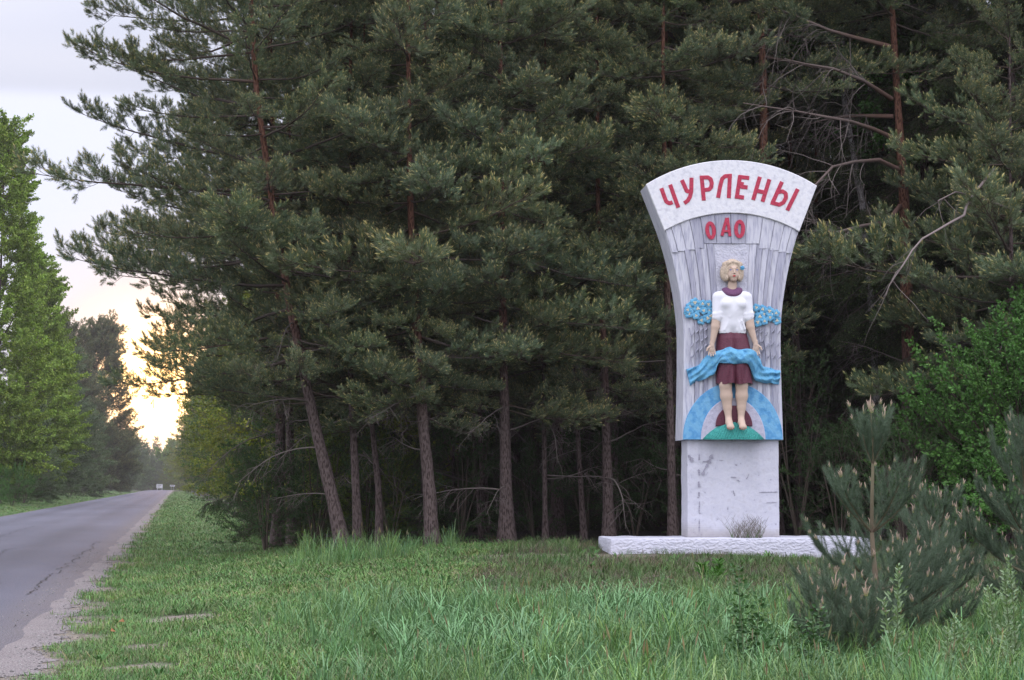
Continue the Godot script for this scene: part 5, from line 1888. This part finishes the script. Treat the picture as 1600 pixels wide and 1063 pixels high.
# ------------------------------------------------------------------ young pines, saplings, weeds
func young_pine(at: Vector3, height: float, whorls: Array, label: String, lean := 0.0) -> void:
	# whorls: [height on the stem, branch length, number, upward angle]
	var t := thing("young_pine", at, label, "young pine", "")
	var stem := []
	var cols := []
	var rad := []
	for i in 13:
		var u := i / 12.0
		stem.append(Vector3(lean * u * height + 0.012 * sin(u * 9.0), u * height - 0.03, 0.01 * cos(u * 7.0)))
		rad.append(lerpf(0.024, 0.006, u) * height / 1.7)
		cols.append(Color(0.17, 0.115, 0.085).lerp(Color(0.16, 0.15, 0.09), u))
	var ws := Soup.new()
	ws.tube(stem, rad, 8, cols, 0.06)
	obj("trunk", ws.mesh(M.twig), t)
	var long_shoot := []
	var top_shoot := []
	for k in 4:
		var tone := Color(0.086, 0.124, 0.076) if k % 2 else Color(0.104, 0.146, 0.092)
		long_shoot.append(needle_shoot(0.22, 190, 0.062, 0.0032, tone, 0.0))
		top_shoot.append(needle_shoot(0.20, 170, 0.066, 0.0032, tone, 0.0))
	var candle := func(size: float, count: int) -> Soup:
		var s := Soup.new()
		for k in count:
			var a := rnd(0, TAU)
			var lean_ := Vector3(cos(a), 0, sin(a)) * (rnd(0.15, 0.4) if k else 0.05)
			var ln := size * (1.0 if k == 0 else rnd(0.4, 0.75))
			var root := Vector3(cos(a), 0, sin(a)) * (0.006 if k else 0.0)
			var bend := Vector3(rnd(-0.5, 0.5), 0, rnd(-0.5, 0.5)) * ln * 0.35
			var c0 := Color(0.24, 0.26, 0.08)
			var c1 := Color(0.42, 0.31, 0.24)
			s.tube([root, root + (Vector3.UP + lean_) * ln * 0.35, root + (Vector3.UP + lean_) * ln * 0.7, root + (Vector3.UP + lean_) * ln + bend], [0.0055, 0.0058, 0.0045, 0.001], 5, [c0, c0.lerp(c1, 0.7), c1, c1 * 1.1])
		return s
	var candles := []
	for k in 6:
		candles.append(candle.call(rnd(0.055, 0.095), 2 + k % 4))
	var big_candle: Soup = candle.call(0.13, 6)
	var tops := Soup.new()
	var whole := Soup.new()
	var shoot_on := func(p: Vector3, dir: Vector3, size: float) -> void:
		whole.put(long_shoot[rng.randi() % 4], Transform3D(facing(dir, rnd(0, TAU)).scaled(Vector3.ONE * size), p))
	var tip_on := func(p: Vector3, dir: Vector3, size: float) -> void:
		whole.put(top_shoot[rng.randi() % 4], Transform3D(facing(dir, rnd(0, TAU)).scaled(Vector3.ONE * size), p))
		if rng.randf() < 0.42:
			tops.put(candles[rng.randi() % 6], Transform3D(facing((dir + Vector3.UP * 1.2).normalized(), rnd(0, TAU)).scaled(Vector3.ONE * clampf(size, 0.6, 1.1)), p + dir * 0.19 * size))
	# leader
	var d := Vector3(lean, 1, 0).normalized()
	var y := height - 0.20
	tip_on.call(along(stem, y / height), d, 1.0)
	tops.put(big_candle, Transform3D(Basis(), stem[12]))
	shoot_on.call(along(stem, (y - 0.18) / height), d, 0.9)
	for w in whorls:
		var n_: int = w[2]
		var turn := rnd(0, TAU)
		for k in n_:
			var a := turn + TAU * k / n_ + rnd(-0.25, 0.25)
			var ln: float = w[1] * rnd(0.8, 1.15)
			var up: float = w[3] + rnd(-0.12, 0.12)
			var dir := Vector3(cos(a) * cos(up), sin(up), sin(a) * cos(up))
			var br := bent(along(stem, w[0] / height), dir, ln, 0.55, 6, 0.05)
			var bs := Soup.new()
			bs.tube(br, taper(0.006 + 0.010 * ln, 0.004, 7), 5, [Color(0.15, 0.10, 0.075), Color(0.13, 0.11, 0.07)])
			obj("branch", bs.mesh(M.twig), t)
			var segs := maxi(2, int(ln / 0.085))
			for i in segs:
				var u := (i + 0.8) / segs
				if u < 0.25 and ln > 0.4:
					continue
				var p0 := along(br, clampf(u - 0.15 / ln, 0, 1))
				var dd := (along(br, minf(u + 0.05, 1.0)) - along(br, u - 0.05)).normalized()
				shoot_on.call(p0, dd, rnd(0.75, 0.95))
				if ln > 0.3 and i > 0 or ln > 0.22:
					for j in 2 + int(ln * 2.0):
						var sd := dir.cross(Vector3.UP).normalized() * (1.0 if j % 2 else -1.0)
						var d2 := (dd * 0.8 + sd * rnd(0.4, 0.9) + Vector3.UP * rnd(0.2, 0.8)).normalized()
						var l2 := rnd(0.04, 0.12) * (1.0 + ln)
						var e := along(br, u) + d2 * l2
						shoot_on.call(along(br, u), d2, clampf(l2 / 0.2, 0.45, 0.9))
						tip_on.call(e, (d2 + Vector3.UP * 0.4).normalized(), rnd(0.55, 0.85))
			tip_on.call(br[6] - (br[6] - br[5]).normalized() * 0.05, (br[6] - br[5] + Vector3.UP * 0.04).normalized(), rnd(0.85, 1.05))
	tag(obj("crown", whole.mesh(M.needles), t), "", "", "", "stuff")
	tag(obj("new_candles", tops.mesh(M.twig), t), "pale pinkish new candles", "", "", "stuff")


func sapling(at: Vector3, height: float, stems: int, spread: float, leaf: float, cols: Array, label: String, category: String, group := "", spiky := false) -> void:
	var t := thing("sapling" if not spiky else "wild_herb", at, label, category, group)
	var kinds := []
	for c in cols:
		for k in 3:
			var f := rnd(0.8, 1.2)
			kinds.append(leaf_piece(leaf * rnd(0.7, 1.2), leaf * (0.36 if spiky else 0.72) * rnd(0.85, 1.1), Color(c.r * f, c.g * f, c.b * f)))
	for k in stems:
		var a := rnd(0, TAU)
		var h := height * (1.0 if k == 0 else rnd(0.45, 0.9))
		var root := Vector3(cos(a), 0, sin(a)) * spread * 0.25 * (0.0 if k == 0 else 1.0)
		var br := bent(root + Vector3(0, -0.03, 0), Vector3(cos(a) * spread * rnd(0.2, 0.9), 1.0, sin(a) * spread * rnd(0.2, 0.9)), h, 0.2, 7, 0.06)
		var ws := Soup.new()
		ws.tube(br, taper(0.006, 0.002, 8), 5, [Color(0.09, 0.075, 0.055), Color(0.10, 0.13, 0.06)])
		obj("stem", ws.mesh(M.twig), t)
		var ls := Soup.new()
		var count := int(h * (150 if spiky else 120))
		for i in count:
			var u := lerpf(0.18, 1.0, (i + rng.randf()) / count)
			var p := along(br, u)
			var b := i * 2.4 + rnd(-0.5, 0.5)
			var out := Vector3(cos(b), rnd(0.0, 0.9) if not spiky else rnd(0.3, 1.3), sin(b)).normalized()
			if rng.randf() < (0.3 if spiky else 0.6):
				p += out * rnd(0.03, 0.14) * (1.25 - u)
			ls.put(kinds[rng.randi() % kinds.size()], Transform3D(facing(out, rnd(-0.6, 0.6)).scaled(Vector3.ONE * lerpf(1.1, 0.75, u)), p))
		tag(obj("leaves", ls.mesh(M.leaves), t), "", "", "", "stuff")


func make_small_plants() -> void:
	young_pine(on_ground(2.77, -16.6), 1.86, [[1.46, 0.24, 5, 1.0], [0.94, 0.46, 6, 0.62], [0.50, 0.52, 5, 0.3], [0.28, 0.56, 6, 0.2], [0.12, 0.50, 6, 0.05]], "young pine with one straight leader in front of the right end of the plinth", -0.02)
	young_pine(on_ground(3.34, -17.6), 0.92, [[0.70, 0.22, 4, 0.8], [0.50, 0.34, 5, 0.6], [0.33, 0.42, 6, 0.35], [0.16, 0.42, 6, 0.15]], "shorter bushy young pine close behind and right of the straight one", 0.03)
	young_pine(on_ground(2.24, -15.2), 0.58, [[0.45, 0.20, 4, 0.8], [0.28, 0.28, 5, 0.6], [0.12, 0.32, 5, 0.3]], "small low young pine with yellowish candles in front of the straight one", 0.0)
	young_pine(on_ground(2.42, -15.0), 0.55, [[0.36, 0.18, 4, 0.8], [0.18, 0.26, 5, 0.5]], "lowest young pine, sunk in the grass at the front of the clump", 0.0)
	young_pine(on_ground(4.62, -19.6), 1.85, [[1.52, 0.26, 5, 0.85], [1.20, 0.42, 5, 0.6], [0.85, 0.56, 6, 0.4], [0.50, 0.60, 6, 0.2], [0.25, 0.55, 6, 0.1]], "young pine cut off by the right edge of the picture", 0.01)
	young_pine(on_ground(3.95, -20.2), 1.15, [[0.90, 0.30, 5, 0.75], [0.62, 0.44, 5, 0.45], [0.34, 0.46, 6, 0.25]], "young pine between the straight one and the one at the right edge", 0.0)
	var green := [Color(0.050, 0.105, 0.040), Color(0.065, 0.130, 0.052), Color(0.085, 0.155, 0.07)]
	var pale := [Color(0.19, 0.26, 0.15), Color(0.23, 0.30, 0.18), Color(0.15, 0.22, 0.11)]
	sapling(on_ground(1.50, -14.2), 0.78, 4, 0.28, 0.046, green, "green leafy sapling rising from the grass below the stele", "sapling")
	sapling(on_ground(1.98, -14.0), 0.51, 3, 0.28, 0.044, green, "smaller green sapling right of the one below the stele", "sapling")
	sapling(on_ground(1.72, -13.9), 0.35, 3, 0.35, 0.044, green, "lowest green sapling, between the other two", "sapling")
	sapling(on_ground(2.48, -14.1), 0.76, 2, 0.10, 0.052, pale, "pale grey green herb standing alone before the low young pines", "herb", "", true)
	sapling(on_ground(2.82, -14.0), 0.46, 4, 0.25, 0.050, pale, "pale grey green herb low in the grass, right of the lone one", "herb", "", true)
	sapling(on_ground(3.15, -13.9), 0.41, 4, 0.3, 0.050, pale, "pale spreading herb in the grass, middle of the right ones", "herb", "", true)
	sapling(on_ground(3.32, -14.3), 0.84, 3, 0.25, 0.050, pale, "tall pale herb near the right edge, leaning outward", "herb", "", true)
	sapling(on_ground(3.62, -14.0), 1.05, 6, 0.30, 0.052, pale, "bushy pale herb at the right edge of the grass", "herb", "", true)
	sapling(on_ground(2.50, -26.6), 0.34, 4, 0.5, 0.10, [Color(0.07, 0.16, 0.035)], "small bright green lily-like plant on the slope below the plinth", "plant", "", true)
	sapling(on_ground(-2.45, -44.0), 0.9, 6, 0.7, 0.09, [Color(0.07, 0.17, 0.04)], "light green herb patch by the far verge under the pines", "plant")
	# dry weeds on the plinth, against the pedestal
	var w := thing("dry_weed", Vector3(3.42, 0.58, -31.75), "dry twiggy weed growing on the plinth against the pedestal", "weed")
	var s := Soup.new()
	for k in 70:
		var a := rnd(0, TAU)
		var h := rnd(0.12, 0.40)
		var br := bent(Vector3(rnd(-0.20, 0.20), 0, rnd(-0.08, 0.08)), Vector3(cos(a) * 0.7, 1.0, sin(a) * 0.25), h, 0.0, 5, 0.12)
		s.tube(br, taper(0.0035, 0.0012, 6), 3, [Color(0.10, 0.085, 0.07), Color(0.14, 0.12, 0.10)])
		for j in 3:
			s.tube(bent(along(br, rnd(0.3, 0.9)), Vector3(rnd(-1, 1), 0.7, rnd(-0.5, 0.5)), h * 0.3, 0.1, 3, 0.1), [0.002, 0.0016, 0.0014, 0.001], 3, [Color(0.13, 0.115, 0.09)])
	obj("stalks", s.mesh(M.twig), w)
	var l := Soup.new()
	for k in 26:
		var a := rnd(0, TAU)
		var br := bent(Vector3(rnd(-0.22, 0.22), 0, rnd(-0.08, 0.08)), Vector3(cos(a) * 0.4, 1.0, sin(a) * 0.2), rnd(0.1, 0.26), -0.2, 3, 0.1)
		for i in 3:
			var wd := Vector3(0.004 * (1.0 - i / 3.0), 0, 0)
			l.quad(br[i] - wd, br[i + 1] - wd * 0.6, br[i + 1] + wd * 0.6, br[i] + wd, Color(0.08, 0.13, 0.05))
	tag(obj("leaves", l.mesh(M.blades), w), "", "", "", "stuff")
	# fallen leaves on the verge
	for e in [[-3.55, -19.6, "orange fallen leaf on the verge, nearer the road"], [-3.75, -21.0, "orange fallen leaf on the verge, farther from the camera"], [2.55, -27.5, "reddish fallen leaf on the slope below the plinth"]]:
		var f := obj("fallen_leaf", leaf_piece(0.075, 0.055, Color(0.24, 0.11, 0.045)).mesh(M.leaves))
		f.position = on_ground(e[0], e[1]) + Vector3(0, 0.055, 0)
		f.rotation = Vector3(1.2, rnd(0, TAU), 0.3)
		tag(f, e[2], "leaf")


# ------------------------------------------------------------------ grass
func grass_clump(blades: int, height: float, width: float, spread: float, arc: float, cols: Array, seeds := 0) -> ArrayMesh:
	var s := Soup.new()
	for i in blades:
		var a := rnd(0, TAU)
		var r := spread * sqrt(rng.randf())
		var root := Vector3(cos(a) * r, -0.02, sin(a) * r)
		var b := rnd(0, TAU)
		var out := Vector3(cos(b), 0, sin(b))
		var h := height * rnd(0.45, 1.1)
		var lean := arc * rnd(0.2, 1.3)
		var sd := out.cross(Vector3.UP).rotated(Vector3.UP, rnd(-0.6, 0.6)) * width * 0.5 * rnd(0.7, 1.2)
		var c: Color = cols[rng.randi() % cols.size()]
		var k := rnd(0.8, 1.2)
		c = Color(c.r * k, c.g * k, c.b * k)
		var p1 := root + Vector3.UP * h * 0.5 + out * h * lean * 0.16
		var p2 := root + Vector3.UP * h * 0.85 + out * h * lean * 0.50
		var p3 := root + Vector3.UP * h * (1.0 - 0.25 * lean) + out * h * lean * 0.95
		s.quad(root - sd * 0.7, p1 - sd, p1 + sd, root + sd * 0.7, c)
		s.quad(p1 - sd, p2 - sd * 0.75, p2 + sd * 0.75, p1 + sd, c)
		s.tri(p2 - sd * 0.75, p3, p2 + sd * 0.75, c)
	for i in seeds:
		var a := rnd(0, TAU)
		var top := Vector3(cos(a) * height * 0.25, height * rnd(1.05, 1.4), sin(a) * height * 0.25)
		var c := Color(0.15, 0.14, 0.07)
		s.tube([Vector3(0, 0, 0), top * 0.85, top], [0.0018, 0.0014, 0.001], 3, [Color(0.09, 0.13, 0.05)])
		s.tube([top * 0.84, top * 0.92, top * 1.02], [0.001, 0.006, 0.001], 4, [c])
	return s.mesh(M.blades)


func make_grass() -> void:
	var lawn_cols := [Color(0.094, 0.198, 0.056), Color(0.114, 0.220, 0.066), Color(0.124, 0.195, 0.072), Color(0.16, 0.18, 0.09)]
	var tall_cols := [Color(0.100, 0.205, 0.062), Color(0.120, 0.235, 0.082), Color(0.080, 0.160, 0.045), Color(0.160, 0.250, 0.105), Color(0.095, 0.195, 0.092), Color(0.12, 0.22, 0.06)]
	var dry_cols := [Color(0.12, 0.105, 0.065), Color(0.16, 0.13, 0.10), Color(0.075, 0.115, 0.045), Color(0.12, 0.085, 0.065)]
	var lawn := []
	var tall := []
	var slope := []
	for i in 4:
		lawn.append(grass_clump(26, 0.085, 0.0055, 0.085, 0.9, lawn_cols))
		tall.append(grass_clump(24, 0.46, 0.0052, 0.10, 0.7, tall_cols, 1 if i == 0 else 0))
	slope.append(grass_clump(18, 0.20, 0.0055, 0.09, 0.9, [tall_cols[2], lawn_cols[0], lawn_cols[2]]))
	slope.append(grass_clump(16, 0.18, 0.005, 0.10, 1.3, dry_cols))
	var lp := [[], [], [], []]
	var lt := [[], [], [], []]
	var tp := [[], [], [], []]
	var tt := [[], [], [], []]
	var sp := [[], []]
	var st := [[], []]
	# strips across the view, sown thinner and with larger tufts the farther they lie
	var d := 11.0
	while d < 420.0:
		var step := 0.13 if d < 33.0 else d * 0.006
		var pitch := clampf(0.070 * (d / 14.0), 0.066, 0.13) if d < 36.0 else 0.13 * pow(d / 36.0, 0.9)
		var grow := clampf(d / 20.0, 0.85, 1.5) if d < 36.0 else 1.5 * pow(d / 36.0, 0.55)
		var x0 := -d * 0.245 - 1.2
		var x1 := d * 0.245 + 3.0
		var x := x0
		while x < x1:
			var px := x + rnd(-0.5, 0.5) * pitch
			var pz := -d + rnd(-0.5, 0.5) * step
			x += pitch
			var s := side(px, pz)
			var t := reach(px, pz)
			if s > -7.45 and s < -1.38:
				continue
			if s < -13.0 or s > 18.0 or (d > 40.0 and s > 3.6):
				continue
			if absf(px - 3.27) < 1.95 and pz < -31.35 and pz > -33.2:
				continue
			if rng.randf() < bare(s, t) * 1.15:
				continue
			if pz < -33.8 and s > 2.0 and rng.randf() < smoothstep(33.8, 36.0, -pz) * 0.93:
				continue
			var at := Vector3(px, ground_st(s, t), pz)
			var n1 := bumps.get_noise_2d(px * 14.0, pz * 10.0)
			var n2 := fine.get_noise_2d(px * 9.0, pz * 7.0)
			# where the long grass stands
			var long_ := smoothstep(0.5, 2.1, s + 0.6 * n1) * (1.0 - smoothstep(19.5, 23.5, -pz + n1 * 3.0 + maxf(0.0, px) * 0.5 - 1.0))
			var strip := smoothstep(1.3, 2.2, s) * smoothstep(28.5, 31.0, -pz) * (1.0 - smoothstep(34.0, 36.5, -pz)) * (1.0 - smoothstep(-1.5, 0.2, px))
			var on_slope := smoothstep(-1.0, 0.6, px + n1) * smoothstep(22.0, 25.5, -pz)
			var yaw := Basis(Vector3.UP, rnd(0, TAU))
			var shade := 1.0 + 0.30 * n1 + 0.15 * n2
			var yel := 1.0 + 0.22 * clampf(n2 + 0.2, 0.0, 1.0)
			var col := Color(shade * yel * rnd(0.85, 1.12), shade, shade * rnd(0.8, 1.15))
			if s < -7.4:
				if d < 60.0 and rng.randf() < 0.4:
					continue
			strip *= smoothstep(-0.35, 0.25, n2 + 0.6 * n1)
			if rng.randf() < maxf(long_ * 0.5, strip * 0.30):
				var k := rng.randi() % 4
				var size := grow * lerpf(0.5, 0.92, maxf(long_, strip)) * rnd(0.6, 1.25) * (1.0 - 0.1 * strip) * clampf(0.85 + 0.9 * n2 + 0.5 * n1, 0.45, 1.35) * (0.85 if on_slope > 0.5 else 1.0)
				tp[k].append(Transform3D(yaw.scaled(Vector3(minf(size, 1.3), size / maxf(grow, 1.0) * minf(grow, 1.15), minf(size, 1.3))), at))
				tt[k].append(col)
			elif on_slope > 0.3 and rng.randf() < on_slope:
				var k := 1 if rng.randf() < 0.6 + 0.6 * n1 else 0
				sp[k].append(Transform3D(yaw.scaled(Vector3.ONE * rnd(0.7, 1.15) * (0.6 if pz < -29.8 and px > 1.0 else 1.0)), at))
				st[k].append(col * Color(0.85, 0.82, 0.85))
			else:
				var k := rng.randi() % 4
				var size := grow * rnd(0.7, 1.3) * (1.0 + 0.5 * smoothstep(-0.4, 0.6, s))
				lp[k].append(Transform3D(yaw.scaled(Vector3(size, minf(size, 1.6), size)), at))
				lt[k].append(col)
		d += step
	# broad bluish blades in the middle of the near meadow
	var broad := []
	for i in 3:
		broad.append(grass_clump(11, 0.50, 0.0105, 0.07, 1.0, [Color(0.110, 0.215, 0.088), Color(0.135, 0.240, 0.112), Color(0.095, 0.185, 0.070)]))
	var bp := [[], [], []]
	var bt := [[], [], []]
	for i in 1500:
		var dd := 12.6 + 9.0 * rng.randf()
		var xx := (0.03 + 0.07 * rng.randfn()) * dd
		if fine.get_noise_2d(xx * 14.0, dd * 10.0) < rnd(-0.1, 0.3) or side(xx, -dd) < 0.9:
			continue
		bp[i % 3].append(Transform3D(Basis(Vector3.UP, rnd(0, TAU)).scaled(Vector3.ONE * rnd(0.45, 0.95)), on_ground(xx, -dd)))
		bt[i % 3].append(tint(0.85, 1.25))
	for k in 3:
		tag(many("broad_grass", broad[k], bp[k], bt[k]), "broad bluish grass blades in the middle of the meadow", "", "", "stuff")
	# broad-leaved weeds and white clover heads among the grass
	var weed := []
	for i in 3:
		var ws := Soup.new()
		for k in 9:
			var a := rnd(0, TAU)
			var piece := leaf_piece(rnd(0.09, 0.16), rnd(0.03, 0.05), [Color(0.075, 0.165, 0.05), Color(0.095, 0.19, 0.055), Color(0.065, 0.13, 0.06)][i])
			ws.put(piece, Transform3D(facing(Vector3(cos(a), rnd(0.5, 1.4), sin(a)), rnd(-0.3, 0.3)), Vector3(cos(a) * 0.01, rnd(0.0, 0.05), sin(a) * 0.01)))
		if i == 2:
			for k in 1:
				var top := Vector3(rnd(-0.06, 0.06), rnd(0.12, 0.2), rnd(-0.06, 0.06))
				ws.tube([Vector3.ZERO, top], [0.002, 0.0016], 3, [Color(0.10, 0.15, 0.06)])
				ws.ball(top, Vector3(0.008, 0.007, 0.008), Color(0.45, 0.45, 0.36), 6, 4)
		weed.append(ws.mesh(M.blades))
	var wp := [[], [], []]
	var wt := [[], [], []]
	for i in 1500:
		var dd := 12.5 + 24.0 * pow(rng.randf(), 1.5)
		var xx := rnd(-0.25, 0.25) * dd
		var s := side(xx, -dd)
		if s < -0.6 or (absf(xx - 3.27) < 2.0 and dd > 31.0) or fine.get_noise_2d(xx * 25.0, dd * 25.0) < -0.05:
			continue
		var k := 2 if rng.randf() < 0.03 else rng.randi() % 2
		wp[k].append(Transform3D(Basis(Vector3.UP, rnd(0, TAU)).scaled(Vector3.ONE * rnd(0.25, 0.62) * (1.0 + 0.6 * smoothstep(0.5, 2.0, s))), on_ground(xx, -dd)))
		wt[k].append(tint())
	for k in 3:
		tag(many("weeds", weed[k], wp[k], wt[k]), "low broad-leaved weeds among the grass", "", "", "stuff")
	var total := 0
	for k in 4:
		tag(many("grass", lawn[k], lp[k], lt[k]), "short grass of the road verge", "", "", "stuff")
		tag(many("tall_grass", tall[k], tp[k], tt[k]), "long bluish green grass of the meadow below the stele", "", "", "stuff")
		total += lp[k].size() + tp[k].size()
	tag(many("slope_grass", slope[0], sp[0], st[0]), "thin green grass on the slope below the plinth", "", "", "stuff")
	tag(many("dry_grass", slope[1], sp[1], st[1]), "dry brownish grass on the slope below the plinth", "", "", "stuff")
	print("grass tufts ", total + sp[0].size() + sp[1].size())
